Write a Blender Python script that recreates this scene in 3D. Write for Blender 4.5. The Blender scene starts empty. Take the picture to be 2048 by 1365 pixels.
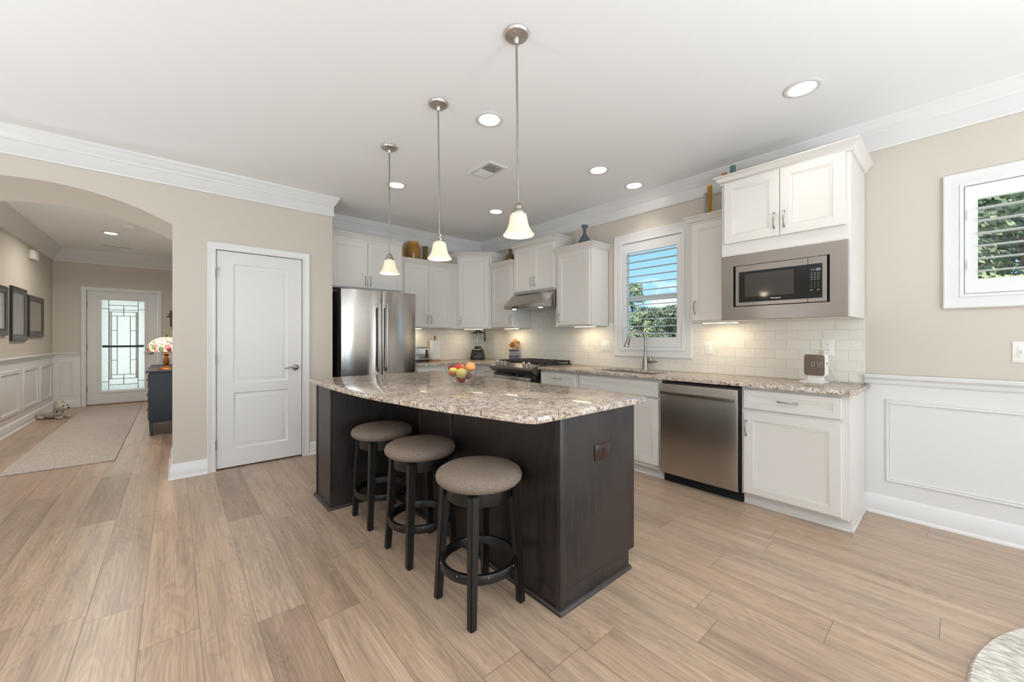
import bpy, bmesh, math, random
from mathutils import Vector, Matrix
random.seed(7)
PI = math.pi
sc = bpy.context.scene
COL = sc.collection

# ------------------------------------------------------------------ camera, world, lights, exposure
CAMH = 1.232
cam = bpy.data.cameras.new('camera'); cam.sensor_width = 36.0; cam.lens = 777.3 / 2048 * 36
cam.shift_y = -5.5 / 2048; cam.clip_start = 0.02; cam.clip_end = 400
camo = bpy.data.objects.new('camera', cam); COL.objects.link(camo)
camo.location = (0, 0, CAMH); camo.rotation_euler = (PI / 2, 0, -math.radians(40.933))
sc.camera = camo

sc.view_settings.view_transform = 'Standard'; sc.view_settings.look = 'None'
sc.view_settings.gamma = 1.0; sc.view_settings.use_curve_mapping = False
sc.view_settings.exposure = 0.0
cy = sc.cycles
cy.use_denoising = True
cy.max_bounces = 10; cy.diffuse_bounces = 6; cy.glossy_bounces = 5; cy.transmission_bounces = 8; cy.transparent_max_bounces = 16
cy.caustics_reflective = False; cy.caustics_refractive = False
cy.sample_clamp_indirect = 4.0

W = bpy.data.worlds.new('world'); sc.world = W; W.use_nodes = True
nt = W.node_tree; nt.nodes.clear()
def nd(t, typ, **k):
    n = t.nodes.new(typ)
    for a, v in k.items(): setattr(n, a, v)
    return n
_o = nd(nt, 'ShaderNodeOutputWorld'); _b = nd(nt, 'ShaderNodeBackground')
_tc = nd(nt, 'ShaderNodeTexCoord'); _sx = nd(nt, 'ShaderNodeSeparateXYZ')
_r = nd(nt, 'ShaderNodeValToRGB')
_r.color_ramp.elements[0].position = 0.0; _r.color_ramp.elements[0].color = (0.55, 0.74, 0.95, 1)
_r.color_ramp.elements[1].position = 0.45; _r.color_ramp.elements[1].color = (0.13, 0.34, 0.80, 1)
_e = _r.color_ramp.elements.new(0.12); _e.color = (0.27, 0.52, 0.90, 1)
_mp = nd(nt, 'ShaderNodeMapping'); _mp.inputs['Scale'].default_value = (3.2, 3.2, 8.0)
_n = nd(nt, 'ShaderNodeTexNoise'); _n.inputs['Scale'].default_value = 1.6; _n.inputs['Detail'].default_value = 8; _n.inputs['Roughness'].default_value = 0.6
_cr = nd(nt, 'ShaderNodeValToRGB')
_cr.color_ramp.elements[0].position = 0.50; _cr.color_ramp.elements[0].color = (0, 0, 0, 1)
_cr.color_ramp.elements[1].position = 0.66; _cr.color_ramp.elements[1].color = (1, 1, 1, 1)
_mx = nd(nt, 'ShaderNodeMix', data_type='RGBA'); _mx.inputs['B'].default_value = (1, 1, 1, 1)
L = nt.links.new
L(_tc.outputs['Generated'], _sx.inputs[0]); L(_sx.outputs['Z'], _r.inputs[0])
L(_tc.outputs['Generated'], _mp.inputs[0]); L(_mp.outputs[0], _n.inputs[0]); L(_n.outputs[0], _cr.inputs[0])
L(_cr.outputs[0], _mx.inputs['Factor']); L(_r.outputs[0], _mx.inputs['A']); L(_mx.outputs['Result'], _b.inputs[0])
_b.inputs['Strength'].default_value = 1.75
L(_b.outputs[0], _o.inputs[0])

def light(name, typ, loc, energy, color=(1, 1, 1), rot=(0, 0, 0), parent=None, **k):
    l = bpy.data.lights.new(name, typ); l.energy = energy; l.color = color
    for a, v in k.items(): setattr(l, a, v)
    o = bpy.data.objects.new(name, l); COL.objects.link(o)
    if parent is not None:
        o.parent = parent; o.location = Vector(loc) - WL[parent.name]
    else: o.location = loc
    o.rotation_euler = rot
    return o
WL = {}
light('sun', 'SUN', (0, 0, 20), 8.0, (1.0, 0.95, 0.86), (math.radians(32), 0, math.radians(-80)), angle=0.01)
# daylight through the glass doors and windows of the room's rear and side walls (behind the camera)
DAY = (0.80, 0.905, 1.0)
light('daylight_rear', 'AREA', (-0.10, -4.34, 1.25), 150, DAY, (PI / 2, 0, 0), shape='RECTANGLE', size=3.5, size_y=2.1)
light('daylight_side', 'AREA', (-4.34, -0.9, 1.35), 26, (0.90, 0.95, 1.0), (PI / 2, 0, -PI / 2), shape='RECTANGLE', size=3.0, size_y=1.7)
light('daylight_patio', 'AREA', (3.98, -2.6, 1.1), 125, DAY, (PI / 2, 0, PI / 2), shape='RECTANGLE', size=1.7, size_y=2.0)
light('daylight_entry', 'AREA', (-0.74, 10.62, 1.12), 3.0, DAY, (PI / 2, 0, PI), shape='RECTANGLE', size=0.6, size_y=1.7)

# added unseen fill lights aimed up to brighten the ceilings, hall included
for _x, _y, _z, _w in ((-2.1, 2.1, 0.4, 60), (1.2, -1.9, 0.9, 72), (-0.6, -1.3, 0.7, 50), (-1.35, 5.65, 0.5, 13)):
    light('ceiling_fill', 'AREA', (_x, _y, _z), _w, (0.86, 0.93, 1.0), (PI, 0, 0), shape='DISK', size=0.7)

# ------------------------------------------------------------------ materials
def srgb(r, g, b):
    f = lambda c: c / 12.92 if c <= 0.04045 else ((c + 0.055) / 1.055) ** 2.4
    return (f(r / 255), f(g / 255), f(b / 255), 1)
MATS = {}
def newmat(name):
    m = bpy.data.materials.new(name); m.use_nodes = True
    t = m.node_tree; p = t.nodes['Principled BSDF']
    MATS[name] = m
    return m, t, p
def simple(name, col, rough=0.5, metal=0.0, var=0.04, scale=30.0, bump=0.0, spec=0.5, **inp):
    m, t, p = newmat(name)
    c = nd(t, 'ShaderNodeTexCoord'); n = nd(t, 'ShaderNodeTexNoise'); n.inputs['Scale'].default_value = scale; n.inputs['Detail'].default_value = 3
    mx = nd(t, 'ShaderNodeMix', data_type='RGBA')
    lo = tuple(x * (1 - var) for x in col[:3]) + (1,); hi = tuple(min(1, x * (1 + var)) for x in col[:3]) + (1,)
    mx.inputs['A'].default_value = lo; mx.inputs['B'].default_value = hi
    K = t.links.new
    K(c.outputs['Object'], n.inputs[0]); K(n.outputs[0], mx.inputs['Factor']); K(mx.outputs['Result'], p.inputs['Base Color'])
    p.inputs['Roughness'].default_value = rough; p.inputs['Metallic'].default_value = metal
    p.inputs['Specular IOR Level'].default_value = spec
    for k, v in inp.items(): p.inputs[k.replace('_', ' ')].default_value = v
    if bump:
        b = nd(t, 'ShaderNodeBump'); b.inputs['Strength'].default_value = bump; b.inputs['Distance'].default_value = 0.002
        K(n.outputs[0], b.inputs['Height']); K(b.outputs[0], p.inputs['Normal'])
    return m
def emit(name, col, strength, base=(0.8, 0.8, 0.8, 1)):
    m, t, p = newmat(name)
    n = nd(t, 'ShaderNodeTexNoise'); n.inputs['Scale'].default_value = 20
    mx = nd(t, 'ShaderNodeMix', data_type='RGBA'); mx.inputs['A'].default_value = col; mx.inputs['B'].default_value = tuple(x * 0.97 for x in col[:3]) + (1,)
    t.links.new(n.outputs[0], mx.inputs['Factor']); t.links.new(mx.outputs['Result'], p.inputs['Emission Color'])
    p.inputs['Base Color'].default_value = base; p.inputs['Emission Strength'].default_value = strength
    return m

simple('wall_paint', srgb(202, 194, 181), 0.7, var=0.015, scale=60, bump=0.05)
simple('ceiling_paint', srgb(240, 240, 240), 0.85, var=0.01, scale=90, bump=0.05)
simple('trim_white', srgb(221, 219, 217), 0.35, var=0.01)
simple('door_white', srgb(220, 218, 216), 0.4, var=0.01)
simple('cabinet_white', srgb(220, 215, 209), 0.38, var=0.01)
simple('shutter_white', srgb(228, 227, 225), 0.4, var=0.01)
simple('plastic_white', srgb(236, 234, 228), 0.35, var=0.01)
simple('plastic_black', srgb(14, 14, 15), 0.22, var=0.1)
simple('black_gap', srgb(10, 10, 11), 0.8, var=0.05)
simple('cast_iron', srgb(38, 35, 33), 0.55, var=0.2, scale=80)
simple('black_glass', srgb(12, 12, 14), 0.06, var=0.05)
simple('steel_plain', srgb(128, 123, 118), 0.34, 1.0, var=0.03)
simple('oven_window', srgb(60, 55, 51), 0.07, var=0.05, scale=300)
simple('nickel', srgb(158, 152, 144), 0.34, 1.0, var=0.03)
simple('nickel_light', srgb(206, 202, 197), 0.38, 1.0, var=0.03)
simple('chrome', srgb(205, 205, 205), 0.14, 1.0, var=0.02)
simple('hinge_metal', srgb(150, 143, 134), 0.4, 1.0)
simple('stool_wood', srgb(15, 13, 12), 0.38, var=0.15, scale=40)
simple('chest_paint', srgb(43, 50, 58), 0.45, var=0.1)
simple('bronze', srgb(120, 78, 40), 0.4, 0.7, var=0.3, scale=60)
simple('outlet_brown', srgb(44, 25, 18), 0.25, var=0.1)
simple('frame_dark', srgb(44, 37, 36), 0.3, var=0.15)
simple('mirror_glass', srgb(190, 188, 184), 0.05, 1.0, var=0.01)
simple('toy_plush', srgb(178, 168, 156), 0.95, var=0.12, scale=120, bump=0.4)
simple('toy_black', srgb(28, 27, 28), 0.6)
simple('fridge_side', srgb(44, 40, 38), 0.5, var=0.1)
simple('paper_white', srgb(240, 237, 231), 0.9, var=0.02, scale=150, bump=0.2)
simple('light_wood', srgb(190, 142, 84), 0.5, var=0.2, scale=50)
simple('dark_spoon', srgb(132, 82, 38), 0.5, var=0.2, scale=50)
simple('crock_blue', srgb(100, 98, 118), 0.4, var=0.12, scale=40)
simple('crock_white', srgb(220, 216, 214), 0.5)
simple('crock_rim', srgb(56, 58, 74), 0.4)
simple('apple_red', srgb(170, 44, 46), 0.3, var=0.25, scale=40)
simple('apple_dark', srgb(134, 22, 34), 0.3, var=0.2, scale=40)
simple('plum', srgb(110, 34, 46), 0.35, var=0.2, scale=40)
simple('apple_yellow', srgb(226, 204, 104), 0.3, var=0.12, scale=26)
simple('peach', srgb(232, 160, 88), 0.6, var=0.2, scale=20)
simple('stem_brown', srgb(84, 60, 34), 0.7)
simple('clock_face', srgb(128, 112, 101), 0.32, 0.35, var=0.02)
simple('mark_white', srgb(225, 225, 222), 0.6)
simple('mark_grey', srgb(140, 138, 135), 0.6)
simple('tree_bark', srgb(92, 76, 60), 0.9, var=0.2)
simple('lawn_green', srgb(96, 120, 62), 0.95, var=0.3, scale=3)
simple('sash_white', srgb(240, 241, 242), 0.4, var=0.01)
simple('vase_tan', srgb(196, 160, 92), 0.25, var=0.2, scale=14)
simple('cross_iron', srgb(70, 62, 58), 0.5)
simple('rubber', srgb(18, 18, 18), 0.8)
simple('lamp_green', srgb(120, 130, 84), 0.5)
emit('bulb_glow', (1, 0.93, 0.80, 1), 2.6)
emit('lens_glow', (1, 0.97, 0.92, 1), 9.0)
emit('strip_glow', (1, 0.90, 0.70, 1), 5.0)
emit('digit_blue', (0.55, 0.75, 1.0, 1), 1.6, (0.1, 0.1, 0.1, 1))
emit('digit_pale', (0.78, 0.76, 0.80, 1), 0.22, (0.3, 0.3, 0.3, 1))

def frosted_shade():
    m, t, p = newmat('shade_glass')
    K = t.links.new; t.nodes.remove(p); out = [n for n in t.nodes if n.type == 'OUTPUT_MATERIAL'][0]
    tr = nd(t, 'ShaderNodeBsdfTranslucent'); df = nd(t, 'ShaderNodeBsdfDiffuse'); em = nd(t, 'ShaderNodeEmission'); gl = nd(t, 'ShaderNodeBsdfGlossy')
    n = nd(t, 'ShaderNodeTexNoise'); n.inputs['Scale'].default_value = 14; n.inputs['Detail'].default_value = 5
    c = nd(t, 'ShaderNodeTexCoord'); K(c.outputs['Object'], n.inputs[0])
    mx = nd(t, 'ShaderNodeMix', data_type='RGBA'); mx.inputs['A'].default_value = (0.76, 0.67, 0.55, 1); mx.inputs['B'].default_value = (0.82, 0.76, 0.66, 1)
    K(n.outputs[0], mx.inputs['Factor'])
    for s in (tr, df, em): K(mx.outputs['Result'], s.inputs['Color'])
    em.inputs['Strength'].default_value = 0.20; gl.inputs['Roughness'].default_value = 0.25
    a = nd(t, 'ShaderNodeMixShader'); a.inputs[0].default_value = 0.5; K(tr.outputs[0], a.inputs[1]); K(df.outputs[0], a.inputs[2])
    g = nd(t, 'ShaderNodeMixShader'); g.inputs[0].default_value = 0.05; K(a.outputs[0], g.inputs[1]); K(gl.outputs[0], g.inputs[2])
    ad = nd(t, 'ShaderNodeAddShader'); K(g.outputs[0], ad.inputs[0]); K(em.outputs[0], ad.inputs[1]); K(ad.outputs[0], out.inputs[0])
frosted_shade()

def tiffany():
    m, t, p = newmat('stained_shade')
    K = t.links.new; c = nd(t, 'ShaderNodeTexCoord')
    v = nd(t, 'ShaderNodeTexVoronoi'); v.inputs['Scale'].default_value = 26; K(c.outputs['Object'], v.inputs[0])
    v2 = nd(t, 'ShaderNodeTexVoronoi', feature='DISTANCE_TO_EDGE'); v2.inputs['Scale'].default_value = 26; K(c.outputs['Object'], v2.inputs[0])
    sx = nd(t, 'ShaderNodeSeparateXYZ'); K(c.outputs['Object'], sx.inputs[0])
    sr = nd(t, 'ShaderNodeSeparateColor'); K(v.outputs['Color'], sr.inputs[0])
    r1 = nd(t, 'ShaderNodeValToRGB'); r1.color_ramp.interpolation = 'CONSTANT'
    for i, (pos, col) in enumerate([(0, srgb(250, 226, 190)), (0.3, srgb(226, 130, 140)), (0.5, srgb(130, 40, 60)), (0.68, srgb(246, 216, 184)), (0.85, srgb(120, 150, 80))]):
        e = r1.color_ramp.elements[i] if i < 2 else r1.color_ramp.elements.new(pos)
        e.position = pos; e.color = col
    K(sr.outputs[0], r1.inputs[0])
    mr = nd(t, 'ShaderNodeMapRange'); mr.inputs['From Min'].default_value = 0.312; mr.inputs['From Max'].default_value = 0.33; K(sx.outputs['Z'], mr.inputs[0])
    mx = nd(t, 'ShaderNodeMix', data_type='RGBA'); K(mr.outputs[0], mx.inputs['Factor']); K(r1.outputs[0], mx.inputs['A']); mx.inputs['B'].default_value = srgb(252, 232, 200)
    ed = nd(t, 'ShaderNodeMath', operation='GREATER_THAN'); ed.inputs[1].default_value = 0.05; K(v2.outputs['Distance'], ed.inputs[0])
    m2 = nd(t, 'ShaderNodeMix', data_type='RGBA'); K(ed.outputs[0], m2.inputs['Factor']); m2.inputs['A'].default_value = srgb(90, 70, 52); K(mx.outputs['Result'], m2.inputs['B'])
    K(m2.outputs['Result'], p.inputs['Base Color']); K(m2.outputs['Result'], p.inputs['Emission Color'])
    p.inputs['Emission Strength'].default_value = 0.75; p.inputs['Roughness'].default_value = 0.3
tiffany()

def floor_mat():
    m, t, p = newmat('plank_floor'); K = t.links.new
    c = nd(t, 'ShaderNodeTexCoord'); s = nd(t, 'ShaderNodeSeparateXYZ'); K(c.outputs['Object'], s.inputs[0])
    def M(op, a, b=None, c_=None):
        n = nd(t, 'ShaderNodeMath', operation=op)
        for i, v in enumerate((a, b, c_)):
            if v is None: continue
            if isinstance(v, (int, float)): n.inputs[i].default_value = v
            else: K(v, n.inputs[i])
        return n.outputs[0]
    PW, PL = 0.19, 1.22
    u = M('DIVIDE', M('ADD', s.outputs['X'], 0.109 + PW * 60), PW)
    row = M('FLOOR', u); fu = M('FRACT', u)
    wn = nd(t, 'ShaderNodeTexWhiteNoise', noise_dimensions='1D'); K(row, wn.inputs['W'])
    v = M('ADD', M('DIVIDE', M('ADD', s.outputs['Y'], 40.0), PL), M('MULTIPLY', wn.outputs['Value'], 7.0))
    col = M('FLOOR', v); fv = M('FRACT', v)
    w2 = nd(t, 'ShaderNodeTexWhiteNoise', noise_dimensions='2D'); cb = nd(t, 'ShaderNodeCombineXYZ'); K(row, cb.inputs[0]); K(col, cb.inputs[1]); K(cb.outputs[0], w2.inputs['Vector'])
    rnd = w2.outputs['Value']
    # grain coordinates: stretched along the plank, shifted per plank
    g = nd(t, 'ShaderNodeCombineXYZ'); K(M('ADD', M('MULTIPLY', s.outputs['X'], 7.0), M('MULTIPLY', rnd, 91.0)), g.inputs[0])
    K(M('ADD', M('MULTIPLY', s.outputs['Y'], 0.9), M('MULTIPLY', rnd, 37.0)), g.inputs[1])
    big = nd(t, 'ShaderNodeTexNoise'); big.inputs['Scale'].default_value = 0.9; big.inputs['Detail'].default_value = 3; big.inputs['Distortion'].default_value = 0.8; K(g.outputs[0], big.inputs[0])
    # cathedral rings from contour lines of a smooth noise
    ring = M('FRACT', M('MULTIPLY', big.outputs[0], 22.0))
    ring = M('ABSOLUTE', M('SUBTRACT', ring, 0.5))
    g2 = nd(t, 'ShaderNodeCombineXYZ'); K(M('MULTIPLY', s.outputs['X'], 160.0), g2.inputs[0]); K(M('ADD', M('MULTIPLY', s.outputs['Y'], 2.6), M('MULTIPLY', rnd, 50.0)), g2.inputs[1])
    fine = nd(t, 'ShaderNodeTexNoise'); fine.inputs['Scale'].default_value = 1.0; fine.inputs['Detail'].default_value = 4; K(g2.outputs[0], fine.inputs[0])
    g3 = nd(t, 'ShaderNodeCombineXYZ'); K(M('MULTIPLY', s.outputs['X'], 14.0), g3.inputs[0]); K(M('ADD', M('MULTIPLY', s.outputs['Y'], 1.1), M('MULTIPLY', rnd, 70.0)), g3.inputs[1])
    band = nd(t, 'ShaderNodeTexNoise'); band.inputs['Scale'].default_value = 1.0; band.inputs['Detail'].default_value = 2; K(g3.outputs[0], band.inputs[0])
    tone = nd(t, 'ShaderNodeValToRGB')
    els = [(0.0, srgb(146, 123, 104)), (0.10, srgb(162, 139, 118)), (0.5, srgb(171, 148, 126)), (0.85, srgb(165, 143, 123)), (1.0, srgb(154, 132, 113))]
    for i, (a, b) in enumerate(els):
        e = tone.color_ramp.elements[i] if i < 2 else tone.color_ramp.elements.new(a)
        e.position = a; e.color = b
    K(rnd, tone.inputs[0])
    fac = M('ADD', M('ADD', M('MULTIPLY', M('SUBTRACT', ring, 0.25), 0.50), M('MULTIPLY', M('SUBTRACT', fine.outputs[0], 0.5), 1.25)), M('MULTIPLY', M('SUBTRACT', band.outputs[0], 0.5), 1.1))
    mul = M('ADD', 1.0, M('MULTIPLY', fac, 0.78))
    eu = M('MINIMUM', fu, M('SUBTRACT', 1.0, fu)); ev = M('MINIMUM', fv, M('SUBTRACT', 1.0, fv))
    seam = M('MINIMUM', M('MULTIPLY', eu, PW), M('MULTIPLY', ev, PL))
    sm = nd(t, 'ShaderNodeMapRange'); sm.inputs['From Min'].default_value = 0.0005; sm.inputs['From Max'].default_value = 0.0019; sm.inputs['To Min'].default_value = 0.42; K(seam, sm.inputs[0])
    mul = M('MULTIPLY', mul, sm.outputs[0])
    vm = nd(t, 'ShaderNodeVectorMath', operation='SCALE'); K(tone.outputs[0], vm.inputs[0]); K(mul, vm.inputs['Scale'])
    K(vm.outputs[0], p.inputs['Base Color'])
    p.inputs['Roughness'].default_value = 0.30
    b = nd(t, 'ShaderNodeBump'); b.inputs['Strength'].default_value = 0.25; b.inputs['Distance'].default_value = 0.0015
    K(M('ADD', sm.outputs[0], M('MULTIPLY', fine.outputs[0], 0.15)), b.inputs['Height']); K(b.outputs[0], p.inputs['Normal'])
floor_mat()

def granite():
    m, t, p = newmat('granite'); K = t.links.new
    c = nd(t, 'ShaderNodeTexCoord')
    def noise(sc_, det, dist=0.0, rough=0.6):
        n = nd(t, 'ShaderNodeTexNoise'); n.inputs['Scale'].default_value = sc_; n.inputs['Detail'].default_value = det; n.inputs['Distortion'].default_value = dist; n.inputs['Roughness'].default_value = rough
        K(c.outputs['Object'], n.inputs[0]); return n.outputs[0]
    def ramp(f, els):
        r = nd(t, 'ShaderNodeValToRGB')
        for i, (a, b) in enumerate(els):
            e = r.color_ramp.elements[i] if i < 2 else r.color_ramp.elements.new(a)
            e.position = a; e.color = b
        K(f, r.inputs[0]); return r.outputs[0]
    def mix(f, a, b):
        x = nd(t, 'ShaderNodeMix', data_type='RGBA'); K(f, x.inputs['Factor'])
        for s, v in (('A', a), ('B', b)):
            if isinstance(v, tuple): x.inputs[s].default_value = v
            else: K(v, x.inputs[s])
        return x.outputs['Result']
    base = ramp(noise(14, 6, 0.6), [(0.30, srgb(170, 152, 135)), (0.45, srgb(206, 191, 174)), (0.62, srgb(216, 206, 193)), (0.8, srgb(184, 173, 163))])
    BL, WH = (0, 0, 0, 1), (1, 1, 1, 1)
    rust = ramp(noise(34, 5, 1.2), [(0.55, BL), (0.61, WH)])
    tan = ramp(noise(9, 4, 1.0), [(0.50, BL), (0.64, (0.7, 0.7, 0.7, 1))])
    grey = ramp(noise(48, 4, 0.8), [(0.55, BL), (0.61, WH)])
    blk = ramp(noise(30, 5, 2.0, 0.7), [(0.58, BL), (0.615, WH)])
    c1 = mix(tan, base, srgb(180, 154, 130)); c2 = mix(rust, c1, srgb(134, 110, 96)); c3 = mix(grey, c2, srgb(142, 134, 130)); c4 = mix(blk, c3, srgb(58, 50, 48))
    out = [n for n in t.nodes if n.type == 'OUTPUT_MATERIAL'][0]; t.nodes.remove(p)
    df = nd(t, 'ShaderNodeBsdfDiffuse'); K(c4, df.inputs[0]); gl = nd(t, 'ShaderNodeBsdfGlossy'); gl.inputs['Roughness'].default_value = 0.07
    lw = nd(t, 'ShaderNodeLayerWeight'); lw.inputs[0].default_value = 0.5; pw = nd(t, 'ShaderNodeMath', operation='POWER'); pw.inputs[1].default_value = 2.6; K(lw.outputs['Facing'], pw.inputs[0])
    fr = nd(t, 'ShaderNodeMath', operation='MULTIPLY_ADD'); fr.inputs[1].default_value = 0.62; fr.inputs[2].default_value = 0.04; K(pw.outputs[0], fr.inputs[0])
    ms = nd(t, 'ShaderNodeMixShader'); K(fr.outputs[0], ms.inputs[0]); K(df.outputs[0], ms.inputs[1]); K(gl.outputs[0], ms.inputs[2]); K(ms.outputs[0], out.inputs[0])
granite()

def espresso():
    m, t, p = newmat('espresso_wood'); K = t.links.new
    c = nd(t, 'ShaderNodeTexCoord'); mp = nd(t, 'ShaderNodeMapping'); mp.inputs['Scale'].default_value = (90, 90, 3.0); K(c.outputs['Object'], mp.inputs[0])
    n = nd(t, 'ShaderNodeTexNoise'); n.inputs['Scale'].default_value = 1.5; n.inputs['Detail'].default_value = 5; K(mp.outputs[0], n.inputs[0])
    n2 = nd(t, 'ShaderNodeTexNoise'); n2.inputs['Scale'].default_value = 5; K(c.outputs['Object'], n2.inputs[0])
    ad = nd(t, 'ShaderNodeMath', operation='ADD'); K(n.outputs[0], ad.inputs[0]); K(n2.outputs[0], ad.inputs[1])
    r = nd(t, 'ShaderNodeValToRGB'); r.color_ramp.elements[0].position = 0.75; r.color_ramp.elements[0].color = srgb(23, 18, 17)
    r.color_ramp.elements[1].position = 1.25; r.color_ramp.elements[1].color = srgb(45, 37, 34); K(ad.outputs[0], r.inputs[0])
    K(r.outputs[0], p.inputs['Base Color']); p.inputs['Roughness'].default_value = 0.36
espresso()

ROT = 0.25
def steel(name, axis='Z', col=srgb(190, 185, 180), rough=0.26, st=(2, 2, 300), an=0.8):
    m, t, p = newmat(name); K = t.links.new
    c = nd(t, 'ShaderNodeTexCoord'); mp = nd(t, 'ShaderNodeMapping'); mp.inputs['Scale'].default_value = st; K(c.outputs['Object'], mp.inputs[0])
    n = nd(t, 'ShaderNodeTexNoise'); n.inputs['Scale'].default_value = 2.0; n.inputs['Detail'].default_value = 3; K(mp.outputs[0], n.inputs[0])
    mr = nd(t, 'ShaderNodeMapRange'); mr.inputs['To Min'].default_value = rough - 0.03; mr.inputs['To Max'].default_value = rough + 0.03; K(n.outputs[0], mr.inputs[0])
    K(mr.outputs[0], p.inputs['Roughness'])
    p.inputs['Base Color'].default_value = col; p.inputs['Metallic'].default_value = 1.0
    tg = nd(t, 'ShaderNodeTangent', direction_type='RADIAL', axis=axis); K(tg.outputs[0], p.inputs['Tangent'])
    p.inputs['Anisotropic'].default_value = an; p.inputs['Anisotropic Rotation'].default_value = ROT
steel('steel', st=(1.5, 1.5, 900)); steel('steel_trim', col=srgb(158, 151, 145), st=(1.5, 1.5, 900))
steel('steel_fridge', col=srgb(196, 192, 187), rough=0.19, st=(1.5, 1.5, 400), an=0.96)

def tile(name, ax):
    m, t, p = newmat(name); K = t.links.new
    c = nd(t, 'ShaderNodeTexCoord'); s = nd(t, 'ShaderNodeSeparateXYZ'); K(c.outputs['Object'], s.inputs[0])
    cb = nd(t, 'ShaderNodeCombineXYZ'); K(s.outputs[ax], cb.inputs[0])
    mm = nd(t, 'ShaderNodeMath', operation='SUBTRACT'); K(s.outputs['Z'], mm.inputs[0]); mm.inputs[1].default_value = 0.908; K(mm.outputs[0], cb.inputs[1])
    b = nd(t, 'ShaderNodeTexBrick'); K(cb.outputs[0], b.inputs[0])
    b.inputs['Scale'].default_value = 1.0; b.inputs['Brick Width'].default_value = 0.154; b.inputs['Row Height'].default_value = 0.0775
    b.inputs['Mortar Size'].default_value = 0.0022; b.inputs['Mortar Smooth'].default_value = 0.5
    b.inputs['Color1'].default_value = srgb(232, 228, 219); b.inputs['Color2'].default_value = srgb(226, 221, 211); b.inputs['Mortar'].default_value = srgb(204, 198, 188)
    K(b.outputs['Color'], p.inputs['Base Color']); p.inputs['Roughness'].default_value = 0.16
    iv = nd(t, 'ShaderNodeMath', operation='SUBTRACT'); iv.inputs[0].default_value = 1; K(b.outputs['Fac'], iv.inputs[1])
    wv = nd(t, 'ShaderNodeTexNoise'); wv.inputs['Scale'].default_value = 9; K(c.outputs['Object'], wv.inputs[0])
    ad = nd(t, 'ShaderNodeMath', operation='MULTIPLY_ADD'); K(wv.outputs[0], ad.inputs[0]); ad.inputs[1].default_value = 0.5; K(iv.outputs[0], ad.inputs[2])
    bp = nd(t, 'ShaderNodeBump'); bp.inputs['Strength'].default_value = 0.35; bp.inputs['Distance'].default_value = 0.003; K(ad.outputs[0], bp.inputs['Height']); K(bp.outputs[0], p.inputs['Normal'])
tile('tile_side', 'Y'); tile('tile_back', 'X')

def fabric(name, c1, c2, scale, bump=0.5, stretch=(1, 1, 1)):
    m, t, p = newmat(name); K = t.links.new
    c = nd(t, 'ShaderNodeTexCoord'); mp = nd(t, 'ShaderNodeMapping'); mp.inputs['Scale'].default_value = stretch; K(c.outputs['Object'], mp.inputs[0])
    n = nd(t, 'ShaderNodeTexNoise'); n.inputs['Scale'].default_value = scale; n.inputs['Detail'].default_value = 4; K(mp.outputs[0], n.inputs[0])
    r = nd(t, 'ShaderNodeValToRGB'); r.color_ramp.elements[0].position = 0.35; r.color_ramp.elements[0].color = c1; r.color_ramp.elements[1].position = 0.65; r.color_ramp.elements[1].color = c2
    K(n.outputs[0], r.inputs[0]); K(r.outputs[0], p.inputs['Base Color']); p.inputs['Roughness'].default_value = 0.95
    b = nd(t, 'ShaderNodeBump'); b.inputs['Strength'].default_value = bump; b.inputs['Distance'].default_value = 0.002; K(n.outputs[0], b.inputs['Height']); K(b.outputs[0], p.inputs['Normal'])
fabric('stool_fabric', srgb(98, 86, 76), srgb(140, 124, 110), 260)
fabric('runner_rug', srgb(150, 141, 132), srgb(190, 180, 170), 60, 0.5, (3, 1, 1))
fabric('round_rug', srgb(160, 152, 144), srgb(222, 215, 205), 38, 0.8, (2.6, 0.7, 1))
fabric('leaf_dark', srgb(88, 100, 84), srgb(138, 150, 122), 1.2, 0.1)
fabric('leaf_mid', srgb(112, 126, 96), srgb(172, 182, 140), 1.2, 0.1)
fabric('leaf_light', srgb(160, 176, 84), srgb(220, 224, 130), 1.5, 0.1)

def glass(name, col, rough=0.0, ior=1.45, trans=1.0):
    m, t, p = newmat(name)
    n = nd(t, 'ShaderNodeTexNoise'); n.inputs['Scale'].default_value = 12
    c = nd(t, 'ShaderNodeTexCoord'); t.links.new(c.outputs['Object'], n.inputs[0])
    mx = nd(t, 'ShaderNodeMix', data_type='RGBA'); mx.inputs['A'].default_value = col; mx.inputs['B'].default_value = tuple(min(1, x * 1.06) for x in col[:3]) + (1,)
    t.links.new(n.outputs[0], mx.inputs['Factor']); t.links.new(mx.outputs['Result'], p.inputs['Base Color'])
    p.inputs['Transmission Weight'].default_value = trans; p.inputs['Roughness'].default_value = rough; p.inputs['IOR'].default_value = ior
glass('clear_glass', (0.97, 0.98, 0.98, 1)); glass('amber_glass', srgb(240, 190, 96), 0.06, trans=.75); glass('lilac_glass', srgb(222, 220, 228), 0.05, trans=.6)
glass('teal_glass', srgb(128, 158, 160), 0.05, trans=.5); glass('olive_glass', srgb(128, 112, 66), 0.1, trans=.4); glass('smoke_glass', srgb(120, 128, 138), 0.06, trans=.5)
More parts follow.
